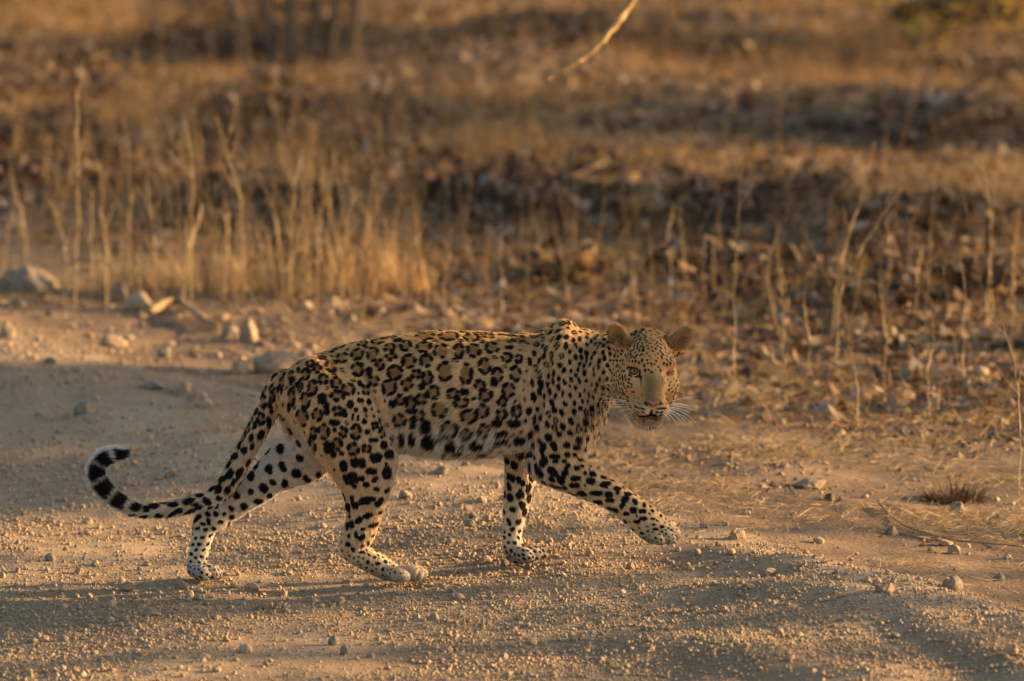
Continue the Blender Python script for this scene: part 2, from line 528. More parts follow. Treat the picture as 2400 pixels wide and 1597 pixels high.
# ears
EARS = []
for s in (-1, 1):
    tl = -s * .62
    cc = (-.03, s * .087, .103)
    EARS.append(cc)
    hell(*cc, .014, .0275, .038, .012, tilt=tl, turn=s * .25)
    hell(cc[0], cc[1] - s * .008, cc[2] - .022, .022, .030, .030, .015, tilt=tl, turn=s * .25)
    hell(-.008, s * .089, .107, .0165, .019, .029, .008, 'sub', tilt=tl, turn=s * .25)

# ---- skin the field (surface nets)
def surface_nets(Fd, origin, h):
    neg = Fd < 0
    nx, ny, nz = Fd.shape
    c = np.zeros((nx - 1, ny - 1, nz - 1), np.uint8)
    for a in (0, 1):
        for b in (0, 1):
            for d in (0, 1):
                c += neg[a:nx - 1 + a, b:ny - 1 + b, d:nz - 1 + d]
    act = (c > 0) & (c < 8)
    idx = np.argwhere(act)
    lut = np.full(act.shape, -1, np.int32)
    lut[act] = np.arange(len(idx))
    cn = [(a, b, d) for a in (0, 1) for b in (0, 1) for d in (0, 1)]
    val = np.stack([Fd[idx[:, 0] + a, idx[:, 1] + b, idx[:, 2] + d] for a, b, d in cn], 1)
    acc = np.zeros((len(idx), 3)); cnt = np.zeros(len(idx))
    for i in range(8):
        for j in range(i + 1, 8):
            if sum(abs(p - q) for p, q in zip(cn[i], cn[j])) != 1: continue
            m = (val[:, i] < 0) != (val[:, j] < 0)
            t = np.zeros(len(idx)); t[m] = val[m, i] / (val[m, i] - val[m, j])
            P = np.array(cn[i]) + t[:, None] * (np.array(cn[j]) - np.array(cn[i]))
            acc[m] += P[m]; cnt[m] += 1
    V = (idx + acc / cnt[:, None]) * h + origin
    quads = []
    for ax in range(3):
        sa = [slice(1, -1)] * 3; sa[ax] = slice(0, -1)
        sb = [slice(1, -1)] * 3; sb[ax] = slice(1, None)
        a, b = neg[tuple(sa)], neg[tuple(sb)]
        for m, flip in ((a & ~b, False), (~a & b, True)):
            e = np.argwhere(m)
            off = np.array([1, 1, 1]); off[ax] = 0
            e = e + off
            u, v = [(1, 2), (2, 0), (0, 1)][ax]
            def cell(du, dv):
                q = e.copy(); q[:, u] -= du; q[:, v] -= dv
                return lut[q[:, 0], q[:, 1], q[:, 2]]
            Q = np.stack([cell(1, 1), cell(0, 1), cell(0, 0), cell(1, 0)], 1)
            if flip: Q = Q[:, ::-1]
            quads.append(Q)
    return V, np.vstack(quads)

BV, BF = surface_nets(FIELD, np.array([gx[0], gy[0], gz[0]], float), H)
del FIELD
# ease the steps of the grid
for _ in range(2):
    acc = np.zeros_like(BV); cnt = np.zeros(len(BV))
    for a, b in ((0, 1), (1, 2), (2, 3), (3, 0)):
        np.add.at(acc, BF[:, a], BV[BF[:, b]]); np.add.at(acc, BF[:, b], BV[BF[:, a]])
        np.add.at(cnt, BF[:, a], 1); np.add.at(cnt, BF[:, b], 1)
    BV = BV * .5 + acc / cnt[:, None] * .5

def vert_normals(V, F):
    n = np.cross(V[F[:, 2]] - V[F[:, 0]], V[F[:, 3]] - V[F[:, 1]])
    N = np.zeros_like(V)
    for i in range(4): np.add.at(N, F[:, i], n)
    return N / (np.linalg.norm(N, axis=1)[:, None] + 1e-12)
BN = vert_normals(BV, BF)
RELIEF = [([(850, 870), (880, 950), (905, 1005), (926, 1050)], 9, -.009), ([(915, 900), (935, 985)], 34, -.011), ([(1292, 850), (1277, 935), (1256, 1000), (1243, 1064)], 9, -.012),
          ([(1322, 765), (1314, 830), (1328, 920)], 15, .007), ([(1262, 800), (1250, 880), (1235, 960)], 22, -.008), ([(1388, 800), (1372, 880), (1386, 960)], 13, -.006), ([(745, 858), (760, 872)], 30, .007),
          ([(1310, 1082), (1400, 1136), (1480, 1184)], 7, -.0035), ([(815, 1180), (822, 1240)], 7, -.007), ([(905, 1045), (900, 1080)], 20, .006), ([(1345, 1000), (1330, 1060)], 26, .007), ([(790, 930), (800, 1000)], 34, .006),
          ([(700, 900), (690, 950)], 16, -.006), ([(1090, 830), (1075, 930), (1090, 1010)], 9, -.0028), ([(1140, 830), (1125, 930), (1140, 1010)], 9, -.0028), ([(1190, 840), (1178, 930), (1190, 1010)], 9, -.0028), ([(1040, 840), (1025, 930), (1040, 1000)], 9, -.0024),
          ([(862, 1150), (852, 1215)], 8, -.004), ([(1440, 800), (1425, 870), (1432, 930)], 9, -.006), ([(985, 1330), (975, 1362)], 3, -.003)]
def seg_dist(px, py, line):
    d = None
    for (a, b), (c, e) in zip(line[:-1], line[1:]):
        ux, uy = c - a, e - b
        t = np.clip(((px - a) * ux + (py - b) * uy) / (ux * ux + uy * uy), 0, 1)
        q = np.hypot(px - a - t * ux, py - b - t * uy)
        d = q if d is None else np.minimum(d, q)
    return d
_px, _py = to_px(BV)
_near = smooth01(-.01, -.05, BV[:, 1]) * smooth01(.0, .5, BN @ -cF)
for line, wd, dep in RELIEF:
    BV += BN * (dep * _near * np.exp(-(seg_dist(_px, _py, line) / wd) ** 2))[:, None]
BN = vert_normals(BV, BF)
BVH = BVHTree.FromPolygons(BV.tolist(), BF.tolist())

# ---- coat fields: columns px, py, rosette radius, spacing, ring share, axis angle, aspect, white, hair flow angle, hair mm
FIELD_TAB = np.array([
 (900,800,15,36,1,0,1.3,0,178,11),(1070,790,16,38,1,0,1.4,0,180,11),(1000,775,12,32,.6,0,1.8,0,180,11),(1200,800,12,30,.8,10,1.3,0,185,11),(800,870,15,36,1,-20,1.2,0,165,10),
 (700,900,12,31,.8,-30,1.3,0,150,10),(640,930,11,28,.6,115,1.5,.1,125,10),(900,880,19,44,1,20,1.1,0,165,11),(1000,850,20,45,1,10,1.15,0,172,11),
 (1100,880,20,45,1,70,1.25,0,165,11),(1180,860,14,35,.9,60,1.2,0,160,11),(950,960,19,44,.9,45,1.1,.12,155,13),(1040,960,20,45,.8,10,1.15,.12,160,14),
 (1120,970,18,42,.6,-10,1.2,.15,155,14),(1200,980,15,38,.3,-30,1.4,.2,140,14),(1235,900,9,24,.2,75,1.6,.1,120,11),(950,1035,14,42,.05,60,1.2,.7,110,26),
 (1050,1040,15,44,.05,10,1.5,.95,115,32),(1150,1040,15,44,0,10,1.7,.9,120,30),(1230,1045,10,30,0,10,1.4,.75,120,18),(1240,1000,11,28,0,80,1.5,.25,110,12),
 (1320,760,8,21,.1,-20,1.4,0,190,10),(1300,830,8,22,.3,90,1.3,0,120,10),(1370,830,6.5,18.5,0,85,1.4,.05,120,10),(1350,920,6.5,19,.05,80,1.5,.1,110,10),
 (1290,930,7.5,20,0,82,1.9,.1,105,10),(1385,985,9,24,.2,70,1.1,.25,100,12),(1400,1030,8,24,.1,70,1.1,.5,90,16),(1310,1010,9.5,25,.2,80,1.2,.1,100,10),
 (1280,1060,13,31,0,80,1.3,.1,80,9),(1350,1070,10,26,.1,20,1.1,.12,50,10),(1340,1120,13,31,0,20,1.1,.12,40,9),(1420,1150,10.5,27,0,30,1.1,.12,32,8),
 (1490,1200,9,24,0,35,1.1,.15,35,7),(1540,1225,5.5,17,0,35,1.4,.18,38,6),(1575,1255,3.8,13,0,40,1.3,.25,40,5),(1405,900,6,17,0,85,1.7,.1,110,11),
 (1420,800,6,17,0,80,1.3,.1,140,10),(760,960,14,35,.8,60,1.15,.08,140,9),(840,960,10,26,.6,70,1.2,.08,120,9),(885,930,8.5,23,.4,60,1.2,.08,120,9),
 (800,1030,15,37,.6,50,1.1,.08,115,9),(890,1040,11,31,.2,20,1.3,.1,110,9),(850,1100,15,38,0,60,1.2,.12,105,9),(860,1160,13,35,0,60,1.25,.15,100,8),
 (850,1215,12,32,0,-20,1.3,.2,95,8),(840,1260,9,25,0,-10,1.3,.25,90,8),(860,1308,5,17,0,30,1.3,.25,60,6),(900,1333,4,15,0,30,1.3,.35,40,5),
 (975,1343,2,26,0,0,1,.25,20,5),(940,1352,2.5,18,0,0,1,.35,20,5),(720,1040,10,45,0,70,1.3,.85,120,9),(680,1050,12,48,0,70,1.5,.95,125,9),(650,1110,13,42,0,60,1.2,.9,140,8),
 (590,1170,11,36,0,60,1.1,.72,150,8),(510,1210,8,25,0,60,1.2,.7,140,7),(465,1270,5.5,19,0,-20,1.4,.75,100,6),(480,1340,3.8,14,0,30,1.3,.8,60,5),
 (1205,1090,13,40,0,50,1.2,.6,100,9),(1210,1150,11,31,0,70,1.4,.6,95,8),(1205,1210,8,25,0,70,1.3,.65,95,7),(1203,1270,4.5,18,0,40,1.3,.65,90,5),(1245,1300,3.8,13,0,40,1.4,.5,20,5),
 (600,1010,11,26,.1,115,1.5,.15,118,10),(540,1120,12,27,0,120,1.5,.25,135,12),(440,1185,12,27,0,165,1.6,.35,175,12),(385,1196,11,27,0,175,1.6,.4,180,12),
 (330,1194,12,30,0,0,1.4,.4,190,14),(230,1120,12,30,0,0,1.4,.5,270,14),(280,1062,12,30,0,0,1.4,.6,10,17),(1455,830,5,14,0,80,1.5,.1,190,7),(1440,900,6,17,0,60,1.6,.15,190,9)], float)
FIELD_TAB[:, 3] *= .80

def coat_fields(px, py):
    d2 = (px[:, None] - FIELD_TAB[None, :, 0]) ** 2 + (py[:, None] - FIELD_TAB[None, :, 1]) ** 2
    w = 1.0 / (d2 + 60.0) ** 2
    w /= w.sum(1, keepdims=True)
    lin = w @ FIELD_TAB[:, [2, 3, 4, 6, 7, 9]]
    ang = np.radians(FIELD_TAB[:, 5] * 2); fl = np.radians(FIELD_TAB[:, 8])
    A = np.arctan2(w @ np.sin(ang), w @ np.cos(ang)) / 2
    Fl = np.arctan2(w @ np.sin(fl), w @ np.cos(fl))
    return lin, A, Fl

def fields_chunked(P):
    px, py = to_px(P)
    outs = [coat_fields(px[i:i + 40000], py[i:i + 40000]) for i in range(0, len(px), 40000)]
    return px, py, np.vstack([o[0] for o in outs]), np.concatenate([o[1] for o in outs]), np.concatenate([o[2] for o in outs])

VPX, VPY, VL, VA, VFL = fields_chunked(BV)
VL[:, 0] *= np.where((VL[:, 2] < .15) & (VPY > 1050) & (VPX > 700), 1.14, 1.0)

def on_face(P):
    q = np.asarray(P) - H0
    return q @ hF, q @ hR, q @ hU

TS = catmull([[*W(a, b, y)] for a, b, r, y in TAIL], 8)
TLEN = np.concatenate([[0], np.cumsum(np.linalg.norm(np.diff(TS, axis=0), axis=1))])

BLOBS = []       # (centre, axis1, axis2, normal, a, b, kind): kind 0 black, 1 rosette centre, 2 pink, 3 dark red, 4 pale
def add_blob(c, n, ang, a, b, kind=0):
    e = math.cos(ang) * cR - math.sin(ang) * cU
    t1 = e - n * (e @ n); t1 /= np.linalg.norm(t1) + 1e-9
    BLOBS.append((c, t1, np.cross(n, t1), n, a, b, kind))

ROSETTES = """R 775 320 75 35;R 905 310 45 35;R 1040 290 65 35;S 1200 285 45 16;R 1435 250 95 38;R 1640 245 95 42;R 1830 260 72 34;R 1975 250 55 28;S 2090 240 40 14;R 2230 270 65 36;
R 860 400 60 50;R 990 400 52 70;R 1135 345 55 34;R 1148 420 55 34;R 1275 330 50 48;R 1425 340 70 48;R 1575 372 75 66;R 1725 370 40 72;R 1850 370 65 62;R 2010 345 65 50;S 2150 345 40 18;R 2130 430 52 44;R 2232 440 28 42;
R 730 430 50 52;R 640 490 52 62;R 860 530 60 60;R 1055 490 40 48;R 1300 460 66 66;R 1450 455 58 58;R 1605 545 74 90;R 1782 565 60 102;R 1945 500 58 76;R 2050 575 52 66;R 2205 565 50 70;
S 960 545 30 40;R 1000 625 48 50;R 1182 555 72 66;R 1360 568 48 40;R 1455 600 50 60;R 1285 655 58 52;R 1135 680 68 72;R 1505 725 56 62;S 1410 672 30 30;R 1900 665 48 46;S 2020 645 38 30;R 2145 705 60 64;
R 785 695 62 52;R 680 640 46 54;R 572 612 48 46;R 482 685 46 70;R 380 672 30 44;R 322 652 40 46;R 1405 780 48 48;R 1672 735 56 46;S 1770 722 38 32;R 1952 745 60 54;R 1232 785 55 45;R 1318 830 42 76;S 1160 825 32 40;R 1560 868 74 76;R 1745 808 76 42;R 1925 880 56 64;R 2092 800 46 46;
R 1385 915 55 52;R 1222 960 62 62;R 1810 925 76 62;R 2085 910 56 44;R 1645 1030 80 70;S 1442 1008 50 52;S 1340 975 32 48;R 1780 1068 54 44;R 1935 1040 54 56;S 2040 985 46 32;S 2190 985 56 38;R 2215 880 46 54;
S 1240 1112 32 40;S 1330 1110 30 48;S 1470 1130 60 54;S 1660 1152 46 44;S 1722 1205 38 26;S 1880 1152 60 34;S 2092 1070 56 26;S 2080 1132 60 22;S 2240 1125 52 34;S 1940 1212 48 26;S 1800 1248 58 18;S 1580 1242 76 16;S 2090 1232 44 36;S 2250 1222 38 26;
S 560 428 38 26;S 650 382 24 16;R 460 482 38 34;R 420 572 48 48;R 300 580 36 34;S 362 532 24 20;R 522 520 38 44;S 250 570 28 18;R 228 642 40 38;R 140 690 34 32;R 142 762 26 46;R 302 765 40 68;R 420 792 54 62;S 285 852 24 26;S 560 778 42 48;S 602 862 30 58;R 692 752 66 48;S 800 825 32 36;S 882 650 24 26;R 932 702 42 34;S 888 792 34 22;S 962 805 30 20;
R 392 935 72 72;R 522 912 52 54;R 692 882 42 44;S 752 902 24 40;S 820 930 13 32;S 865 942 13 32;S 850 872 20 22;S 925 872 22 22;S 660 980 46 28;S 670 1042 20 22;R 742 1062 36 50;R 848 1062 48 70;R 575 1055 55 68;R 490 1062 36 44;S 920 972 24 24;S 1000 930 17 17;S 1050 970 20 20;R 1008 1005 32 30;S 945 1060 24 22;R 1072 1062 36 34;S 1000 1130 44 20;S 1092 1172 34 32;S 1150 1110 22 24;
R 690 1162 44 58;S 612 1195 46 48;R 828 1205 52 58;R 940 1202 42 38;R 482 1172 44 54;S 732 1240 22 24;S 660 1252 28 28;S 1020 1282 50 44;S 1130 1250 56 28;S 838 1322 40 42;S 900 1322 38 44;S 740 1350 38 50;S 985 1392 46 32;S 1110 1402 46 44;S 820 1432 44 36;
R 60 800 28 56;S 120 832 28 32;R 42 945 32 62;S 112 982 28 36;S 132 882 22 26;S 190 702 18 28;S 220 705 16 24"""
LEG_SPOTS = """790 690 40 38;620 735 50 35;560 780 45 40;540 510 36 56;620 490 50 60;610 560 40 38;690 490 35 40;735 550 35 40;790 430 52 36;820 510 38 36;840 300 55 50;930 470 50 50;935 605 36 44;720 700 60 60;860 730 50 50;600 690 30 40;630 760 34 40;560 785 34 50;750 860 50 36;665 905 38 44;815 950 75 30;600 960 36 55;550 965 20 50;640 1050 20 46;690 1070 34 40;825 1095 22 32;755 1130 18 40;560 1140 36 26;610 1190 26 24;690 1215 40 14;830 1205 26 16;560 1215 10 9;617 1270 11 13;660 1305 16 11;680 1335 14 11;750 1310 22 24;815 1265 24 16;850 1325 32 16;925 1305 22 20;895 1380 20 22;840 1410 8 10;980 1380 16 10;1000 1350 20 14;965 1420 12 16;1015 1410 13 17;860 1275 12 8;940 1350 9 9;1070 1420 8 10;1100 1420 6 8;790 1395 22 10;745 1400 24 9;500 1115 12 16"""
ARM_SPOTS = """415 340 24 70;465 210 24 55;490 320 26 46;575 270 52 60;710 215 60 44;722 262 32 24;570 195 26 26;860 165 32 34;940 180 34 26;1010 235 44 26;820 250 28 24;865 305 30 32;530 400 50 62;685 380 62 56;830 400 40 64;675 475 42 34;780 485 44 54;715 555 90 26;955 450 60 38;970 350 36 34;1035 315 30 18;1160 420 44 38;1130 510 52 50;1065 545 14 18;940 555 60 40;1030 640 56 42;915 640 66 30;1200 625 70 40;1290 450 40 28;1310 530 60 34;1330 572 20 14;1115 350 20 16;1130 318 24 10;1220 385 40 14;1390 490 28 16;1450 585 50 30;1455 630 24 22;1490 535 40 20;1350 640 46 46;1575 645 44 28;1360 730 50 34;1100 735 40 26;1215 745 56 50;1540 715 44 48;1510 780 32 40;1390 820 70 34;1430 905 34 22;1440 870 24 10;1660 660 28 12;1660 740 32 36;1640 855 38 46;1560 885 40 26;1680 905 12 24;1760 930 44 32;1685 975 44 26;1545 975 26 32;1750 840 44 36;1770 775 24 34;1870 850 28 22;1735 705 14 20;1850 735 26 10;1950 850 20 12;1970 905 22 22;1870 940 36 12;2025 940 14 22;2065 970 12 22;1980 1035 30 22;1880 1010 26 14;1800 1035 26 8;1900 1065 34 18;1635 1065 32 22;1740 1110 28 20;1770 1170 18 15;1820 1190 13 13;1830 1135 16 8;2055 1060 16 18;2095 1080 10 20;1980 1095 18 14;2030 1120 16 10;2000 1150 8 24;2065 1210 10 14;2140 1140 8 14;1600 980 10 12;2000 1240 8 18"""

def set_spots(cells, cs):
    """the marks of the near flank, haunch and legs, read off the photograph"""
    def near(px, py):
        p, n = cast(px, py)
        if p is None or p[1] > .0: return None, None
        return p, n
    def note(p, n, r):
        cells.setdefault(tuple(np.floor(p / cs).astype(int)), []).append((p, n, r))
    for row in ROSETTES.replace('\n', '').split(';'):
        k, x, y, rx, ry = row.split(); x, y, rx, ry = map(float, (x, y, rx, ry))
        p, n = near(600 + x / 3.626, 720 + y / 3.626)
        if p is None: continue
        s = scale_at(p) / 3.626
        note(p, n, (rx + ry) * s * .95)
        fore = max(.35, abs(n @ cF))                         # undo the foreshortening of the flank's upper edge
        t1 = cR - n * (cR @ n); t1 /= np.linalg.norm(t1); t2 = np.cross(n, t1)
        a, b = rx * s, min(ry * s / fore, ry * s * 2)
        if k == 'S':
            m = 1 if max(rx, ry) < 30 else 2
            for j in range(m):
                o = 0 if m == 1 else (-.38 if j == 0 else .38) * random.uniform(.7, 1.1)
                q = p + (t1 * a * o if rx >= ry else t2 * b * o) + t1 * a * random.uniform(-.12, .12)
                f1, f2 = ((.72, 1.02) if rx >= ry else (1.02, .72)) if m == 2 else (1.05, 1.05)
                BLOBS.append((q, t1, t2, n, a * f1, b * f2, 0))
            continue
        BLOBS.append((p, t1, t2, n, a * .78, b * .78, 1))
        per = max(4, min(7, int(round((a + b) / .0105))))
        st = random.uniform(0, 6.28); skip = random.choice((-1, 0, 0)) if per > 4 else -1
        for j in range(per):
            if j == skip: continue
            th = st + j / per * 6.283 + random.uniform(-.18, .18)
            q = p + t1 * math.cos(th) * a * .78 + t2 * math.sin(th) * b * .78
            tg = -t1 * math.sin(th) * a + t2 * math.cos(th) * b; L_ = np.linalg.norm(tg); tg /= L_
            w = random.uniform(.0052, .0070)
            BLOBS.append((q, tg, np.cross(n, tg), n, max(w, L_ / per * 6.283 * .5 * random.uniform(.62, .95)), w, 0))
    for rows, ox, oy, z, g_ in ((LEG_SPOTS, 680, 1000, 4.127, .86), (ARM_SPOTS, 1160, 1030, 5.059, 1.0)):
        for row in rows.split(';'):
            x, y, rx, ry = map(float, row.split())
            p, n = near(ox + x / z, oy + y / z)
            if p is None: continue
            s = scale_at(p) / z
            note(p, n, (rx + ry) * s * 1.15)
            t1 = cR - n * (cR @ n); t1 /= np.linalg.norm(t1); t2 = np.cross(n, t1)
            big = min(rx, ry) > 30
            for j in range(2 if big else 1):
                o = (-.3, .3)[j] if big else 0
                q = p + t1 * rx * s * o + t2 * ry * s * o * random.choice((-1, 1))
                BLOBS.append((q, t1, t2, n, max(.0022, rx * s * g_ * (.9 if big else 1.12)), max(.0022, ry * s * g_ * (.9 if big else 1.12)), 0))

def cast(px, py):
    d = ray(px, py); d = d / np.linalg.norm(d)
    loc, n, i, t = BVH.ray_cast(Vector(CAM), Vector(d))
    if loc is None: return None, None
    n = np.array(n)
    if n @ d > 0: n = -n
    return np.array(loc), n

def scatter_spots():
    order = np.concatenate([rng.permutation(len(BV))[:50000] for _ in range(3)])
    phase = np.repeat([1.0, .88, .77], 50000)
    f, r, u = on_face(BV)
    cells, cs = {}, .03
    set_spots(cells, cs)
    for i, ph in zip(order, phase):
        if VPX[i] < 300: continue                             # tail tip has bands
        if f[i] > -.035 and abs(r[i]) < .13 and abs(u[i]) < .17 and VPX[i] > 1425: continue   # face spots are set by hand
        p, n = BV[i], BN[i]
        R0, sp = VL[i, 0], VL[i, 1]
        rad = sp * .00119 * ph
        key = tuple(np.floor(p / cs).astype(int))
        bad = False
        m = int(math.ceil(rad / cs))
        for a in range(-m, m + 1):
            for b in range(-m, m + 1):
                for c in range(-m, m + 1):
                    for (q, nq, rq) in cells.get((key[0] + a, key[1] + b, key[2] + c), ()):
                        d = p - q
                        if d @ d < (.5 * (rad + rq)) ** 2 and n @ nq > .1: bad = True; break
                    if bad: break
                if bad: break
            if bad: break
        if bad: continue
        cells.setdefault(key, []).append((p, n, rad))
        s = .00119 * random.uniform(.84, 1.02)
        ang0 = VA[i]; asp = VL[i, 3]
        Rm = R0 * s * (.55 + .45 * ph)
        if p[1] < -.02 and 640 < VPX[i] < 1235 and VPY[i] < 1110: Rm *= .48
        if p[1] < -.02 and ((VPY[i] > 1100 and 700 < VPX[i] < 1020) or (VPY[i] > 1080 and VPX[i] > 1240)): Rm *= .6
        ex, ey = asp ** .5, asp ** -.5
        e1 = math.cos(ang0) * cR - math.sin(ang0) * cU
        t1 = e1 - n * (e1 @ n); t1 /= np.linalg.norm(t1) + 1e-9
        t2 = np.cross(n, t1)
        if random.random() < VL[i, 2]:
            k = random.choice((4, 5, 5, 6)); st = random.uniform(0, 6.28)
            skip = random.choice((-1, 0, 0, -1))
            BLOBS.append((p, t1, t2, n, Rm * .72 * ex, Rm * .72 * ey, 1))
            for j in range(k):
                if j == skip: continue
                th = st + j / k * 6.283 + random.uniform(-.2, .2)
                rr = Rm * random.uniform(.70, .80)
                c = p + t1 * math.cos(th) * rr * ex + t2 * math.sin(th) * rr * ey
                tg = -t1 * math.sin(th) * ex + t2 * math.cos(th) * ey; tg /= np.linalg.norm(tg)
                BLOBS.append((c, tg, np.cross(n, tg), n, Rm * random.uniform(.42, .66), Rm * random.uniform(.26, .35), 0))
        else:
            k = random.choice((1, 2, 2, 3)) if R0 > 6 else 1
            for j in range(k):
                th = random.uniform(0, 6.28); rr = 0 if k == 1 else Rm * random.uniform(.25, .5)
                c = p + t1 * math.cos(th) * rr * ex + t2 * math.sin(th) * rr * ey
                sz = Rm * (random.uniform(.92, 1.15) if k == 1 else random.uniform(.60, .82))
                BLOBS.append((c, t1, t2, n, sz * ex, sz * ey, 0))
scatter_spots()

# face markings: zoom pixels (x, y, length, width, angle), later codes give the kind
FACE = '''570 377 28 11 0;520 310 30 10 10;600 320 22 9 10;640 372 28 9 20;700 320 25 9 10;770 330 20 8 0;760 385 24 10 0;840 370 20 8 20;865 388 20 9 30;920 395 22 13 60;570 420 26 13 -45;
615 435 32 14 -45;640 480 32 15 -60;710 430 28 13 -50;715 470 20 11 -40;805 455 18 10 10;840 420 18 10 40;880 455 26 13 50;882 502 28 14 55;520 420 15 9 -60;510 485 15 9 -50;540 530 34 17 -40;
570 555 18 8 -20;665 530 28 20 -45;480 525 22 10 -50;445 590 24 15 -40;640 585 34 12 -35;530 610 34 13 -35;475 635 30 14 -40;392 652 22 18 90;435 705 20 14 90;340 720 34 15 110;715 570 18 13 -60;
690 600 11 9 0;740 595 13 10 -60;785 540 22 13 60;850 570 24 11 60;905 575 34 15 55;820 585 13 10 0;845 625 13 11 0;715 650 17 10 -50;720 690 17 10 -45;770 700 32 8 80;825 660 22 11 50;805 700 17 10 50;
855 735 17 10 50;735 770 22 10 40;815 770 15 10 0;575 660 26 14 90;535 665 20 12 90;650 650 34 15 85;760 620 11 9 0;940 550 18 9 60;985 545 32 10 60;960 490 20 9 60;945 445 18 9 60;1000 570 22 10 60;
960 650 32 11 60;1010 650 32 10 50;920 690 22 9 -60;1050 690 14 9 60;385 745 20 13 90;405 780 30 9 90;310 830 30 21 90;375 835 30 15 90;285 870 18 9 90;445 845 21 15 90;450 890 20 13 45;360 900 30 13 70;
365 940 22 20 0;425 945 30 12 60;490 930 18 12 0;520 945 13 11 0;340 965 36 12 40;480 975 26 11 60;520 980 15 10 0;340 1015 32 11 50;410 1015 32 13 55;400 1060 36 11 45;460 1035 15 11 0;545 1040 36 9 -20;
565 1115 17 13 0;605 1110 11 9 0;600 1135 11 8 0;550 1170 22 9 30;590 1170 11 9 0;612 1182 13 8 0;640 1185 11 8 0;575 1222 80 8 20;650 1243 50 6 12;560 1265 34 10 50;515 1228 34 9 50;600 1285 30 5 15;
660 1285 24 5 8;945 1125 15 11 0;965 1140 11 11 0;910 1190 13 9 0;945 1185 11 9 0;965 1185 11 9 0;885 1243 60 6 -12;935 1243 30 6 -18;840 1290 26 5 -10;890 1290 26 5 -20;980 1015 24 8 0;1015 1000 11 11 0;
1045 960 13 11 90;985 960 22 8 0;1000 920 18 8 0;1040 880 12 9 0;970 890 14 9 0;930 930 12 8 0;950 1060 14 8 0;625 815 66 17 80;642 872 46 11 80;540 748 84 15 4;470 757 24 11 20;590 852 48 9 -8;505 838 40 5 40;
900 920 40 10 85;560 1340 36 26 20;610 1332 70 17 12;690 1338 70 13 -2;765 1325 80 17 0;765 1290 34 17 90;830 1345 56 11 14;880 1330 26 12 -20;675 1390 22 9 80;620 1375 14 8 60;820 1380 14 8 80;
700 1185 34 15 50;880 1180 34 13 -50;650 1080 24 10 60;910 1090 26 8 100;470 300 30 12 20;480 340 24 11 30;790 300 30 10 10;860 330 26 10 25;700 295 24 9 5;560 290 24 9 5;640 300 24 9 5;530 355 24 10 15;
680 390 22 9 0;600 395 16 8 -20;740 300 22 9 5;300 700 22 11 110;300 760 20 12 100;330 560 30 11 100;360 600 22 11 110'''
ZC = 300 / 1568

def face_fill():
    f, r, u = on_face(BV)
    m = np.where((f > -.03) & (np.abs(r) < .12) & (VPX > 1428) & (BN @ hF > -.2) & ((u > .035) | (np.abs(r) > .06)) & (u > -.08) & (u < .16))[0]
    done = [(b[0]) for b in BLOBS if np.linalg.norm(b[0] - H0) < .2]
    D = np.array(done)
    for i in rng.permutation(m)[:5000]:
        e_ = min(np.linalg.norm(BV[i] - hp(*c)) for c in EARS)
        if e_ < .040: continue
        if abs(abs(r[i]) - .05) < .024 and abs(u[i] - .034) < .018: continue
        if ((D - BV[i]) ** 2).sum(1).min() < .0102 ** 2: continue
        D = np.vstack([D, BV[i]])
        add_blob(BV[i], BN[i], math.atan2(abs(u[i]) + .03, -r[i]) + rng.normal() * .3, rng.uniform(.0044, .0070), rng.uniform(.0031, .0042), 0)

def face_marks():
    for row in FACE.replace('\n', '').split(';'):
        x, y, l, w, a = map(float, row.split())
        p, n = cast(1380 + x * ZC, 720 + y * ZC)
        if p is None: continue
        s = scale_at(p) * ZC
        add_blob(p, n, R(a), l * .94 * s, max(w * 1.2 * s, .0030), 0)
    for x, y, l, w, a in ((990, 800, 112, 34, -20), (640, 960, 70, 12, 88), (905, 960, 80, 12, 92), (552, 790, 122, 72, 8), (628, 850, 70, 26, 65), (640, 900, 60, 20, 85), (470, 752, 50, 18, 25), (985, 812, 84, 60, -20), (905, 880, 70, 18, 85), (560, 1345, 50, 40, 25), (625, 1338, 110, 26, 8), (720, 1345, 110, 22, -4), (820, 1345, 100, 22, 8),
                          (770, 1290, 60, 24, 90), (695, 1185, 56, 26, 45), (885, 1182, 50, 24, -45), (590, 1225, 110, 13, 18), (650, 1250, 70, 10, 12), (900, 1243, 90, 11, -14), (660, 1290, 60, 8, 8), (860, 1290, 50, 8, -12)):
        p, n = cast(1380 + x * ZC, 720 + y * ZC)
        if p is not None:
            s = scale_at(p) * ZC
            add_blob(p, n, R(a), l * .55 * s, w * .6 * s, 0)
    for x, y, l, w, a, k in ((790, 1188, 88, 26, 0, 2), (788, 1222, 44, 30, 90, 2), (990, 815, 112, 66, -25, 3), (1000, 832, 56, 28, -20, 2), (970, 805, 26, 9, -30, 4), (1030, 790, 36, 18, -40, 3), (930, 850, 36, 16, 90, 3),
                             (470, 800, 60, 22, 80, 4), (560, 880, 60, 24, 20, 4), (650, 800, 40, 12, 85, 4), (900, 820, 50, 24, 85, 4), (680, 1235, 60, 34, 0, 4), (870, 1260, 50, 40, 0, 4), (720, 1400, 130, 40, 0, 4), (700, 1290, 60, 30, 0, 4), (840, 1310, 50, 24, 0, 4)):
        p, n = cast(1380 + x * ZC, 720 + y * ZC)
        if p is None: continue
        s = scale_at(p) * ZC
        add_blob(p, n, R(a), l * .55 * s, w * .55 * s, k)
face_marks()
face_fill()

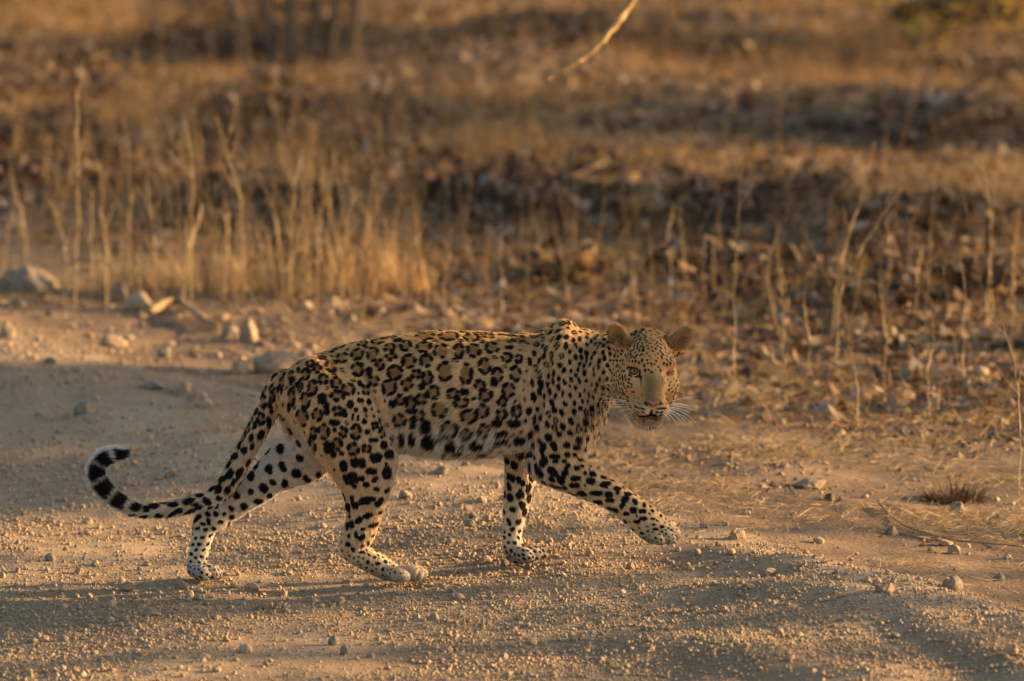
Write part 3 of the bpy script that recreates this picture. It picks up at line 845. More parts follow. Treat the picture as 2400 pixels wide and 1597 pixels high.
C_TAWNY = np.array([.66, .445, .22]); C_BACK = np.array([.56, .35, .145]); C_WHITE = np.array([.66, .60, .50])
C_IN = np.array([.31, .16, .055]); C_BLACK = np.array([.012, .010, .010]); C_PINK = np.array([.46, .17, .13]); C_RED = np.array([.16, .045, .035])
C_BRIDGE = np.array([.185, .115, .052]); C_PALE = np.array([.56, .50, .40])

def coat_colour(P, N, px, py, L):
    n = len(P)
    wh = np.clip(L[:, 4], 0, 1)
    wh = np.where((P[:, 1] < .0) & (px < 800) & (px > 640) & (py > 900), wh * .1, wh)
    wh = np.clip(wh + .6 * smooth01(.35, .85, -N[:, 2]) * (P[:, 2] > .1), 0, 1)
    back = smooth01(.3, .95, N[:, 2])
    C = C_TAWNY + (C_BACK - C_TAWNY) * back[:, None]
    f, r, u = on_face(P)
    hd = (px > 1425) & (f > -.05) & (np.abs(u) < .2)
    wh = np.where(hd, .05 + .25 * smooth01(.03, -.02, u) * smooth01(.03, .05, np.abs(r)) + .45 * smooth01(-.04, -.075, u) + .3 * smooth01(-.085, -.10, u), wh)
    C = C + (C_WHITE - C) * wh[:, None]
    C = C * np.where(hd[:, None], np.array([.72, .585, .44]), 1.0)
    br = hd * smooth01(.036, .016, np.abs(r)) * smooth01(.045, .085, f) * smooth01(-.055, -.04, u) * smooth01(.05, .015, u)
    C = C + (C_BRIDGE - C) * (br * .95)[:, None]
    # ears: front painted in the orange of sunlight, dark root
    C = C * (1 + .5 * br * vnoise(P[:, 0] * 420, P[:, 2] * 420 + P[:, 1] * 200, 33))[:, None]
    ear = np.zeros(n)
    for cc in EARS:
        d = np.linalg.norm(P - hp(*cc), axis=1)
        ear = np.maximum(ear, smooth01(.055, .035, d) * (u > .08))
    facing = (N @ hF) > .15
    C = np.where((ear > .3)[:, None], np.where(facing[:, None], np.array([.40, .215, .07]), np.array([.10, .065, .035])), C)
    root = ear * smooth01(.13, .085, u + .0 * f) * facing
    C = C * (1 - .85 * root)[:, None]
    paw = smooth01(.10, .03, P[:, 2] - np.interp(P[:, 0], [-.9, -.3, .05, .12, .2, .5], [-.014, 0, .03, .045, .09, .10]))
    C = C + (np.array([.25, .22, .185]) - C) * (.85 * paw)[:, None]
    # spots
    order = np.argsort(P[:, 0]); xs = P[order, 0]
    black = np.zeros(n); inner = np.zeros(n); over = []
    nz = .22 * (vnoise(P[:, 0] * 140 + P[:, 1] * 60, P[:, 2] * 140 - P[:, 1] * 90, 77)) + .16 * vnoise(P[:, 0] * 420, P[:, 2] * 420 + P[:, 1] * 300, 78)
    for c, t1, t2, nn, a, b, kind in BLOBS:
        rm = max(a, b) * 1.3
        i0, i1 = np.searchsorted(xs, c[0] - rm), np.searchsorted(xs, c[0] + rm)
        if i1 <= i0: continue
        id_ = order[i0:i1]
        D = P[id_] - c
        m = (np.abs(D[:, 2]) < rm) & (np.abs(D[:, 1]) < rm + .01)
        id_ = id_[m]; D = D[m]
        if not len(id_): continue
        q = np.sqrt((D @ t1 / a) ** 2 + (D @ t2 / b) ** 2 + (D @ nn / max(.012, a)) ** 2) + nz[id_]
        v = smooth01(1.12, .88, q) * ((N[id_] @ nn) > -.1)
        if kind == 0: black[id_] = np.maximum(black[id_], v)
        elif kind == 1: inner[id_] = np.maximum(inner[id_], v)
        else: over.append((id_, v, kind))
    # bands towards the tail's end
    tl = np.where(px < 420)[0]
    if len(tl):
        d = ((P[tl][:, None, :] - TS[None]) ** 2).sum(-1)
        k = d.argmin(1); s = TLEN[k] - TLEN[-1]
        off = P[tl] - TS[k]
        T = np.gradient(TS, axis=0)[k]; T /= np.linalg.norm(T, axis=1)[:, None]
        side = np.cross(T, np.array([0, 1.0, 0]))
        sd = (off * side).sum(1) / (np.linalg.norm(off, axis=1) + 1e-6)         # -1 inside of the curl, +1 outside
        sw = s + .006 * nz[tl] * 6
        b = np.zeros(len(tl))
        for c0, hw in ((-.007, .0135), (-.05, .021), (-.097, .022), (-.150, .024), (-.205, .020)):
            b = np.maximum(b, smooth01(1.25, .8, np.abs(sw - c0) / hw))
        b *= 1 - smooth01(.55, .92, sd)
        black[tl] = np.maximum(black[tl], b)
        w2 = .9 * smooth01(.5, .95, sd)
        C[tl] = C[tl] + (np.array([.66, .64, .62]) - C[tl]) * np.maximum(w2, .08 + .35 * smooth01(-.24, -.14, s))[:, None]
    C = C + (C_IN - C) * (inner * .8 * (1 - wh))[:, None]
    for id_, v, kind in over:
        if kind == 4: C[id_] = C[id_] + (C_PALE - C[id_]) * (v * .5)[:, None]
    C = C + (C_BLACK - C) * black[:, None]
    for id_, v, kind in over:
        if kind == 4: continue
        cc = {2: C_PINK, 3: C_RED}[kind]
        C[id_] = C[id_] + (cc - C[id_]) * v[:, None]
    return np.clip(C, 0, 1), black

BC, _ = coat_colour(BV, BN, VPX, VPY, VL)
o_body = mesh_np('body', BV - np.array(LEO.location), BF, attr_mat('coat_skin', .8, .08), LEO)
point_color(o_body, BC)
tag(o_body, 'tawny coat with black rosettes, white belly and inner legs')

def build_fur(count=420000):
    quad = BV[BF]
    area = .5 * np.linalg.norm(np.cross(quad[:, 2] - quad[:, 0], quad[:, 3] - quad[:, 1]), axis=1)
    near = np.where((BN[BF[:, 0]] @ -cF) > -.35, 1.0, .25)
    hdw = np.where((BV[BF[:, 0], 0] > H0[0] - .09) & (BV[BF[:, 0], 2] > .42), 5.5, 1.0)
    prob = area * near * hdw; prob /= prob.sum()
    fi = rng.choice(len(BF), count, p=prob)
    a, b = rng.random(count)[:, None], rng.random(count)[:, None]
    P = (quad[fi, 0] * (1 - a) + quad[fi, 1] * a) * (1 - b) + (quad[fi, 3] * (1 - a) + quad[fi, 2] * a) * b
    N = BN[BF[fi, 0]]
    px, py, L, A, Fl = fields_chunked(P)
    f, r, u = on_face(P)
    hd = (px > 1425) & (f > -.05) & (np.abs(u) < .2)
    keep = ~((f > .128) & (np.abs(r) < .024) & (np.abs(u + .04) < .022))          # bare nose
    for s in (-1, 1):
        keep &= ~((np.abs(r - s * .05) < .016) & (np.abs(u - .034) < .012) & (f > .04))
    P, N, px, py, L, Fl, f, r, u, hd = (q[keep] for q in (P, N, px, py, L, Fl, f, r, u, hd))
    n = len(P)
    D = np.cos(Fl)[:, None] * cR - np.sin(Fl)[:, None] * cU
    # on the tail hair follows the tail
    T = np.gradient(TS, axis=0); T /= np.linalg.norm(T, axis=1)[:, None]
    ti = np.where(px < 640)[0]
    d = ((P[ti][:, None, :] - TS[None]) ** 2).sum(-1); k = d.argmin(1); on = d.min(1) < .032 ** 2
    D[ti[on]] = T[k[on]]
    out = P - hp(.12, 0, -.02); out /= np.linalg.norm(out, axis=1)[:, None]
    D = np.where(hd[:, None], out, D)
    D = D - N * (D * N).sum(1)[:, None]
    D /= np.linalg.norm(D, axis=1)[:, None] + 1e-6
    D = D + N * (rng.uniform(.25, .6, n) * np.where(hd, .5, 1))[:, None] + rng.normal(0, .16, (n, 3))
    D /= np.linalg.norm(D, axis=1)[:, None]
    ln = L[:, 5] * .00125
    ln = np.where(hd, .0042 + .010 * smooth01(-.075, -.11, u) * (f > .02), ln)
    chest = (px > 1350) & (px < 1440) & (py > 960) & (py < 1075)
    ln = np.where(chest, ln * 1.5, ln)
    earw = np.zeros(n); eard = np.zeros((n, 3))
    for cc in EARS:
        q = P - hp(*cc); w_ = (np.linalg.norm(q, axis=1) < .047) & (u > .07) & (N @ hF > -.2)
        earw = np.maximum(earw, w_); eard[w_] = (hU * .8 + hR * np.sign(cc[1]) * .45 + hF * .35)
    ew = earw > 0
    D[ew] = eard[ew] + rng.normal(0, .22, (int(ew.sum()), 3)); D /= np.linalg.norm(D, axis=1)[:, None]
    inner_ear = ew & ((N @ hF) > .25)
    ln = np.where(ew, np.where(inner_ear & (rng.random(n) < .3), .014, .005), ln)
    thin = np.where(hd | ew, .5, 1.0)
    ln = ln * rng.uniform(.65, 1.2, n)
    K = 4
    t = np.linspace(0, 1, K)
    off = D - N * (D * N).sum(1)[:, None]
    Pc = P + off * (ln * .6)[:, None]
    C, black = coat_colour(Pc, N, px, py, L)
    droop = np.array([0, 0, -1.0]) * .12 - N * .10
    pts = P[:, None, :] - N[:, None, :] * .001 + D[:, None, :] * (ln[:, None] * t)[:, :, None] + droop[:, None, :] * (ln[:, None] * t ** 2)[:, :, None]
    rad = np.broadcast_to(np.array([.00062, .00058, .00045, .00012]), (n, K)) * (thin * rng.uniform(.8, 1.25, n))[:, None]
    C = np.where((inner_ear & (ln > .0105))[:, None], np.array([.52, .34, .15]), C)
    C = C * (rng.uniform(.72, 1.28, n) * (1 + .34 * vnoise(P[:, 0] * 90 + P[:, 1] * 40, P[:, 2] * 130 - P[:, 1] * 50, 15)))[:, None]
    cv = bpy.data.hair_curves.new('fur')
    cv.add_curves([K] * n)
    cv.attributes['position'].data.foreach_set('vector', (pts - np.array(LEO.location)).astype(np.float32).ravel())
    ra = cv.attributes.get('radius') or cv.attributes.new('radius', 'FLOAT', 'POINT')
    ra.data.foreach_set('value', rad.astype(np.float32).ravel())
    ca = cv.attributes.new('col', 'FLOAT_COLOR', 'CURVE')
    A4 = np.ones((n, 4), np.float32); A4[:, :3] = np.clip(C, 0, 1)
    ca.data.foreach_set('color', A4.ravel())
    m = attr_mat('fur_hair', .55, .12, .22)
    cv.materials.append(m)
    o = bpy.data.objects.new('fur', cv)
    COL.objects.link(o); o.parent = LEO
    tag(o, kind='stuff')
build_fur()

# ---- eyes, nose, whiskers, claw
def uv_ball(c, ax, rad, nu=20, nv=12):
    V = []
    for i in range(nv + 1):
        a = math.pi * i / nv
        for j in range(nu):
            b = 2 * math.pi * j / nu
            q = (math.cos(a) * rad[0], math.sin(a) * math.cos(b) * rad[1], math.sin(a) * math.sin(b) * rad[2])
            V.append(c + q[0] * ax[0] + q[1] * ax[1] + q[2] * ax[2])
    F = [(i * nu + j, i * nu + (j + 1) % nu, (i + 1) * nu + (j + 1) % nu, (i + 1) * nu + j) for i in range(nv) for j in range(nu)]
    return np.array(V), np.array(F)

def gloss(name, col, rough=.1, coat=0.0):
    m, nt, b = new_mat(name)
    b.inputs['Base Color'].default_value = (*col, 1); b.inputs['Roughness'].default_value = rough
    b.inputs['Coat Weight'].default_value = coat
    return m

def eye_at(px, py, rr, ru, tilt, iris):
    p, n = cast(px, py)
    look = -ray(px, py); look = look / np.linalg.norm(look)
    c = p - look * .0012
    V, F = uv_ball(c, (look, hR, hU), (.0075, rr, ru), 24, 14)
    loc = np.array(LEO.location)
    e = mesh_np('eye', V - loc, F, iris, LEO)
    return e, c, look
m_iris, nt, b = new_mat('iris')
b.inputs['Roughness'].default_value = .06; b.inputs['Coat Weight'].default_value = .6
b.inputs['Base Color'].default_value = (.20, .19, .085, 1)
e1, ce, lk = eye_at(1487, 870.5, .0118, .0096, 0, m_iris)
tag(e1, 'open pale green eye')
loc0 = np.array(LEO.location)
V, F = uv_ball(ce + lk * .0068 + hU * .001, (lk, hR, hU), (.0012, .0036, .0036), 16, 8)
mesh_np('pupil', V - loc0, F, gloss('pupil_black', (.004, .004, .004), .05), e1)
m_lid = gloss('dark_lid', (.012, .010, .010), .5)
def lid(s, d0, sc=1.0):
    t = np.linspace(-1, 1, 11)
    P = [ce + lk * (.0066 - .003 * q * q) + hR * (.0132 * q) + hU * (s * (.0098 * sc) * (1 - q * q) + d0) for q in t]
    return tube_arrays(P, .0024 * (1 - .5 * np.abs(t)), 6)
V, F = join_arrays([lid(1, -.001, .9), lid(-1, .0, .95)])
mesh_np('eyelid', V - loc0, F, m_lid, e1)
# the injured eye: a swollen half shut lid with raw flesh
p2, n2 = cast(1569, 875)
V, F = uv_ball(p2 - n2 * .003, (n2, hR, hU), (.006, .012, .0075), 20, 10)
V = V + .0016 * np.array([vnoise(np.array([q[0] * 300]), np.array([q[2] * 300]), 4)[0] for q in V])[:, None] * n2
m_raw, nt, b = new_mat('raw_flesh')
g = nt.nodes.new('ShaderNodeNewGeometry'); nz_ = nd(nt, 'ShaderNodeTexNoise'); nz_.inputs['Scale'].default_value = 160
nt.links.new(g.outputs['Position'], nz_.inputs['Vector'])
nt.links.new(ramp(nt, nz_.outputs[0], [(.3, (.05, .015, .012)), (.5, (.26, .07, .06)), (.65, (.42, .17, .14)), (.8, (.5, .4, .25))]), b.inputs['Base Color'])
b.inputs['Roughness'].default_value = .3
e2 = mesh_np('eye', V - loc0, F, m_raw, LEO)
tag(e2, 'wounded half closed eye with raw pink flesh')
# nose leather: a rounded triangle
def build_nose():
    p, n = cast(1531, 946)
    c = p - n * .004
    V, F = uv_ball(c, (n, hR, hU), (.0088, .0185, .0125), 24, 14)
    q = V - c
    rr, uu = q @ hR, q @ hU
    w = np.clip((uu + .0125) / .018, .22, 1.0)
    V = V + hR[None] * (rr * (w - 1))[:, None]
    o = mesh_np('nose', V - loc0, F, gloss('nose_leather', (.36, .12, .085), .45), LEO)
    pr = []
    for s in (-1, 1):
        t = np.linspace(0, 1, 6)
        P = [c + n * (.0078 - .004 * q) + hR * s * (.004 + .0105 * q) + hU * (-.0035 + .004 * q) for q in t]
        pr.append(tube_arrays(P, .0017 * (1 - .4 * t), 6))
    V, F = join_arrays(pr)
    mesh_np('nostril', V - loc0, F, m_lid, o)
build_nose()
WH = '''480 1135 290 1055 0;500 1150 0 1065 10;490 1170 50 1160 -6;500 1190 240 1190 4;500 1225 70 1290 -25;520 1240 330 1345 -25;560 1280 380 1400 -20;310 935 120 960 -14;470 1150 160 1110 5;540 1260 320 1300 -20;
985 1170 1350 1100 -20;1000 1180 1210 1210 -12;980 1210 1350 1285 -20;975 1240 1335 1460 -50;960 1260 1255 1410 -20;950 1270 1170 1460 -25;940 1290 1090 1520 -35;920 1310 1000 1430 -20;970 1225 1240 1300 -15;965 1250 1200 1440 -30;990 1195 1260 1225 -10;
640 1420 575 1535 6;700 1430 710 1500 0;730 1430 740 1560 4;770 1440 780 1550 4'''
M_wh = gloss('whisker_white', (.75, .73, .70), .4)
for row in WH.replace('\n', '').split(';'):
    x0, y0, x1, y1, bow = map(float, row.split())
    p, n = cast(1380 + x0 * ZC, 720 + y0 * ZC)
    if p is None: continue
    t = np.linspace(0, 1, 9)
    L0 = math.hypot(x1 - x0, y1 - y0)
    nx, ny = (y1 - y0) / L0, -(x1 - x0) / L0
    if ny > 0: nx, ny = -nx, -ny
    P = []
    for q in t:
        k = -bow * 4 * q * (1 - q)
        P.append(W(1380 + (x0 + (x1 - x0) * q + nx * k) * ZC, 720 + (y0 + (y1 - y0) * q + ny * k) * ZC, p[1] - .003 + .05 * q * (1 if L0 > 160 else .3)))
    P[0] = p - n * .002
    V, F = tube_arrays(P, .00075 * (1.05 - .85 * t), 5)
    mesh_np('whisker', V - loc0, F, M_wh, LEO)
# the dew claw that shows on the lifted paw
P = [W(1583, 1238, -.10), W(1590, 1231, -.104), W(1594, 1226, -.106), W(1595, 1222, -.107)]
V, F = tube_arrays(P, [.004, .0034, .0022, .0006], 8)
mesh_np('claw', V - loc0, F, gloss('claw_horn', (.30, .22, .12), .35), LEO)
# ------------------------------------------------------------------ stones
def ico():
    t = (1 + 5 ** .5) / 2
    V = np.array([(-1, t, 0), (1, t, 0), (-1, -t, 0), (1, -t, 0), (0, -1, t), (0, 1, t), (0, -1, -t), (0, 1, -t), (t, 0, -1), (t, 0, 1), (-t, 0, -1), (-t, 0, 1)], float)
    V /= np.linalg.norm(V[0])
    F = np.array([(0, 11, 5), (0, 5, 1), (0, 1, 7), (0, 7, 10), (0, 10, 11), (1, 5, 9), (5, 11, 4), (11, 10, 2), (10, 7, 6), (7, 1, 8), (3, 9, 4), (3, 4, 2), (3, 2, 6), (3, 6, 8), (3, 8, 9), (4, 9, 5), (2, 4, 11), (6, 2, 10), (8, 6, 7), (9, 8, 1)])
    return V, F

def subdiv(V, F):
    V = [tuple(v) for v in V]; cache = {}
    def mid(a, b):
        k = (min(a, b), max(a, b))
        if k not in cache:
            m = (np.array(V[a]) + np.array(V[b])); m /= np.linalg.norm(m)
            cache[k] = len(V); V.append(tuple(m))
        return cache[k]
    out = []
    for a, b, c in F:
        ab, bc, ca = mid(a, b), mid(b, c), mid(c, a)
        out += [(a, ab, ca), (b, bc, ab), (c, ca, bc), (ab, bc, ca)]
    return np.array(V), np.array(out)

ICO = [ico()]
for _ in range(3): ICO.append(subdiv(*ICO[-1]))

def stone_shape(level, cuts, r, lo=.55, hi=.95, rough=.16):
    V, F = ICO[level]
    rad = np.ones(len(V))
    for _ in range(cuts):
        n = r.normal(size=3); n /= np.linalg.norm(n)
        d = r.uniform(lo, hi)
        c = V @ n
        rad = np.where(c > 1e-3, np.minimum(rad, d / np.maximum(c, 1e-3)), rad)
    P = V * rad[:, None]
    if rough:
        P = P * (1 + rough * vnoise(V[:, 0] * 3 + r.uniform(0, 99), V[:, 1] * 3 + V[:, 2] * 2.3, 9))[:, None]
        if level >= 2: P = P * (1 + rough * .6 * vnoise(V[:, 0] * 9 + r.uniform(0, 99), V[:, 1] * 9 + V[:, 2] * 7.3, 19))[:, None]
    return P, F

def rot_rand(r, tilt=.6):
    from mathutils import Euler
    return np.array(Euler((r.normal() * tilt, r.normal() * tilt, r.uniform(0, 6.28))).to_matrix())

def put_stone(px, py, w_px, h_px, name, label, mat, seed, level=3, cuts=9, group=None, lo=.6, sink=.22, depth=.8):
    """a stone whose foot stands on the ground under (px, py)"""
    r = np.random.default_rng(seed)
    p = G(px, py)
    s = scale_at(p)
    P, F = stone_shape(level, cuts, r, lo)
    P = P @ rot_rand(r, .4).T
    P = P / np.abs(P).max(0)
    hw, hh = w_px * s / 2, h_px * s / 2 / (1 - sink * .8)
    P = P * np.array([hw, hw * depth, hh])
    o = mesh_np(name, P, F, mat, smooth=False)
    o.location = (p[0], p[1] + hw * depth * .5, float(TZ(p[0], p[1] + hw * depth * .5)) + hh * (1 - 2 * sink))
    tag(o, label, 'stone' if name == 'stone' else 'rock', group)
    return o

BIG = [
 (60, 692, 150, 74, 'boulder', 'grey green rounded boulder lying at the left edge behind the road', M_rock, .8),
 (275, 705, 50, 52, 'rock', 'upright tan rock behind the road, left one of a close pair', M_rock, .55),
 (322, 728, 78, 48, 'rock', 'orange tan sloping rock leaning against the upright tan rock', M_stone, .65),
 (583, 800, 50, 64, 'rock', 'pointed tan rock standing on the verge above the leopard\'s rump', M_stone, .6),
 (540, 796, 46, 40, 'rock', 'dark grey rock tucked left of the pointed tan rock', M_rock, .7),
 (648, 874, 118, 58, 'boulder', 'broad rounded tan boulder just above the leopard\'s back end', M_stone, .75),
 (562, 878, 44, 36, 'rock', 'small tan rock left of the broad rounded boulder', M_stone, .6),
 (268, 814, 74, 34, 'rock', 'flat pale rock on the sunlit verge with dark shade at its left', M_stone, .6),
 (382, 838, 34, 30, 'rock', 'dark grey small rock on the sunlit verge', M_rock, .7),
 (16, 794, 44, 40, 'rock', 'pale round rock cut by the left picture edge on the verge', M_stone, .75),
 (192, 972, 46, 38, 'rock', 'pale topped brown stone standing alone on the shaded road', M_rock, .6),
 (360, 912, 56, 20, 'rock', 'flat grey slab lying on the road edge', M_rock, .55),
 (432, 925, 46, 36, 'rock', 'pale grey rock at the road edge below the slab', M_stone, .6),
 (458, 936, 56, 22, 'rock', 'low pale rock beside the grey one at the road edge', M_stone, .6),
 (485, 955, 40, 24, 'rock', 'small yellowish rock lowest in the row at the road edge', M_stone, .6),
 (1726, 1266, 42, 30, 'rock', 'angular tan rock with a dark left face in the straw ahead of the lifted paw', M_stone, .58),
 (2228, 1384, 60, 42, 'rock', 'olive grey faceted rock largest in the straw at the right', M_rock, .58),
 (2075, 1390, 50, 26, 'rock', 'pale flat topped rock with straw around it', M_stone, .58),
 (2060, 1374, 26, 20, 'rock', 'small pinkish rock resting behind the pale flat topped rock', M_stone, .58),
 (2095, 1366, 18, 20, 'rock', 'tiny pointed tan rock right of the pale flat topped rock', M_stone, .58),
 (2341, 1363, 32, 22, 'rock', 'small dark grey rock near the right picture edge', M_rock, .58),
 (2090, 1254, 32, 26, 'rock', 'brown rounded rock under the lying twig', M_rock, .7),
 (2235, 1300, 34, 26, 'rock', 'tan rounded rock right of the lying twig', M_stone, .7),
 (2245, 1202, 44, 28, 'rock', 'grey rounded rock in front of the dark dead brush', M_rock, .75),
 (2216, 1280, 40, 20, 'rock', 'low pink brown rock half hidden in straw', M_stone, .6),
 (1806, 1350, 38, 20, 'rock', 'pale slanting flat rock on the road edge', M_stone, .55),
 (1758, 1382, 34, 16, 'rock', 'whitish flat rock on top of the gravel ridge', M_stone, .55),
 (1650, 1238, 24, 14, 'rock', 'small orange rock beside the tip of the lifted paw', M_stone, .6),
 (1035, 1112, 44, 20, 'rock', 'grey flat rock behind the leopard\'s belly', M_rock, .55),
 (1780, 660, 60, 24, 'rock', 'dull grey rock in the dry weeds right of the leopard\'s head', M_rock, .7),
 (2300, 880, 50, 24, 'rock', 'pale low rock in the dry weeds at the far right', M_stone, .7),
 (2120, 935, 60, 24, 'rock', 'grey low rock in the dry grass behind the twig', M_rock, .7),
 (1900, 1146, 84, 22, 'rock', 'wide low tan rock half buried in dry grass', M_stone, .6),
 (1290, 640, 70, 60, 'rock', 'brown rock with a dark face in the dry grass above the shoulder', M_rock, .65),
 (1750, 950, 40, 22, 'rock', 'small grey rock on bare ground right of the whiskers', M_rock, .65),
]
for i, (px, py, w, h, nm, lb, mt, lo) in enumerate(BIG):
    put_stone(px, py, w, h, nm, lb, mt, 100 + i, 3, 16, lo=lo - .06, sink=.34)

NAMED = [
 (590, 1386, 38, 20, 'tan chunky stone just right of the far hind paw'), (424, 1382, 32, 24, 'brown stone left of the far hind paw'),
 (445, 1400, 20, 18, 'small pointed stone in front of the far hind paw'), (300, 1388, 40, 24, 'slanting tan stone on the lit gravel left of the far hind paw'),
 (626, 1430, 34, 26, 'blocky orange tan stone in front of the hind legs'), (575, 1532, 34, 24, 'pale rounded stone in the left foreground'),
 (360, 1447, 40, 16, 'flat pale stone on the left foreground gravel'), (1183, 1328, 22, 18, 'brown stone touching the heel of the standing front paw'),
 (1216, 1327, 16, 8, 'little flat stone under the standing front paw'), (1100, 1236, 26, 20, 'brown rounded stone of a pair behind the belly'),
 (1108, 1216, 22, 16, 'orange stone just above the brown rounded stone'), (1142, 1224, 18, 18, 'upright orange stone right of the rounded pair'),
 (952, 1170, 38, 22, 'flat tan stone right of the near hind leg'), (985, 1195, 14, 10, 'small tan stone below the flat one right of the hind leg'),
 (1018, 1453, 26, 18, 'pale stone in the middle foreground'), (1478, 1335, 22, 16, 'grey brown stone under the lifted paw'),
 (118, 1316, 28, 20, 'grey stone on the dark streak at the far left'), (780, 1513, 26, 24, 'dark grey stone in the foreground below the hind legs'),
 (808, 1535, 24, 26, 'upright pale stone right of the dark grey stone'), (1408, 1552, 18, 14, 'pale round stone left one of two at the bottom'),
 (1431, 1556, 20, 14, 'pale round stone right one of two at the bottom'), (2372, 1535, 34, 26, 'pale round stone at the lower right edge'),
 (1870, 1492, 20, 14, 'orange stone on the dark streak at the right'), (1826, 1490, 26, 18, 'brown flat stone left of the orange stone on the streak'),
 (185, 1345, 24, 14, 'small brown stone on the streak at the left'), (480, 1545, 26, 14, 'half buried tan stone in the left foreground'),
 (1085, 1588, 20, 12, 'tan stone at the bottom edge in the middle'), (268, 1105, 18, 18, 'upright small tan stone above the tail tip'),
 (405, 1118, 22, 20, 'pale upright stone inside the curl of the tail'), (375, 1125, 30, 14, 'flat pale stone left of the upright one inside the tail'),
]
for i, (px, py, w, h, lb) in enumerate(NAMED):
    put_stone(px, py, w, h, 'stone', lb, M_rock if 'grey' in lb or 'brown' in lb else M_stone, 300 + i, 2, 7, lo=.6)

# the other stones one can tell apart: one shared set of shapes, each its own object
rs = np.random.default_rng(21)
SHAPES = []
for k in range(10):
    P, F = stone_shape(2 if k < 5 else 1, 7, rs, .55, .9)
    P = P @ rot_rand(rs, .5).T; P = P / np.abs(P).max(0) * np.array([1, rs.uniform(.7, 1), rs.uniform(.55, .85)])
    o = mesh_np('stone', P, F, M_stone if k % 4 else M_rock, smooth=False, link=False)
    SHAPES.append(o.data); bpy.data.objects.remove(o)
taken = [(a, b) for a, b, *_ in BIG] + [(a, b) for a, b, *_ in NAMED]
feet = [(925, 1350), (480, 1345), (1230, 1300), (1000, 1350)]
n_st = 0
while n_st < 235:
    py = rs.uniform(900, 1590); px = rs.uniform(5, 2395)
    p = G(px, py)
    s = float(edge_s(p[0], p[1]))
    if s > .25 and rs.random() < .62: continue
    if s < -.2 and s > -1.0 and rs.random() < .3: continue
    if min(abs(px - a) + 2 * abs(py - b) for a, b in taken) < 28: continue
    if min(abs(px - a) + 2 * abs(py - b) for a, b in feet) < 80: continue
    w = float(np.clip(rs.lognormal(math.log(15), .38), 10, 34)) * scale_at(p) / 2
    o = bpy.data.objects.new('stone', SHAPES[int(rs.integers(10))]); COL.objects.link(o)
    o.scale = (w, w * rs.uniform(.8, 1.1), w * rs.uniform(.8, 1.1))
    o.rotation_euler = (rs.normal() * .2, rs.normal() * .2, rs.uniform(0, 6.28))
    o.location = (p[0], p[1], p[2] + w * .32)
    tag(o, 'small angular tan stone lying loose on the gravel of the dirt road', 'stone', 'small stones scattered over the dirt road')
    taken.append((px, py)); n_st += 1

n_st = 0
while n_st < 64:
    py = rs.uniform(715, 960); px = rs.uniform(0, 760)
    p = G(px, py); s = float(edge_s(p[0], p[1]))
    if s < -.25 or s > 1.9 or min(abs(px - a) + 2 * abs(py - b) for a, b in taken) < 34: continue
    w = float(np.clip(rs.lognormal(math.log(21), .4), 12, 46)) * scale_at(p) / 2
    o = bpy.data.objects.new('stone', SHAPES[int(rs.integers(10))]); COL.objects.link(o)
    o.scale = (w, w * rs.uniform(.8, 1.1), w * rs.uniform(.7, 1.0))
    o.rotation_euler = (rs.normal() * .2, rs.normal() * .2, rs.uniform(0, 6.28))
    o.location = (p[0], p[1], p[2] + w * .22)
    tag(o, 'dusty tan stone in the blurred scatter along the far road edge at the left', 'stone', 'dusty stones along the far road edge')
    taken.append((px, py)); n_st += 1

# ------------------------------------------------------------------ gravel: past counting, so one object of instanced grains
def in_view(n, y0, y1, margin=.15, r=rng):
    y = r.uniform(y0, y1, n)
    hw = (y + 15) / 12750 * 1200 + margin
    return r.uniform(-1, 1, n) * hw, y, hw

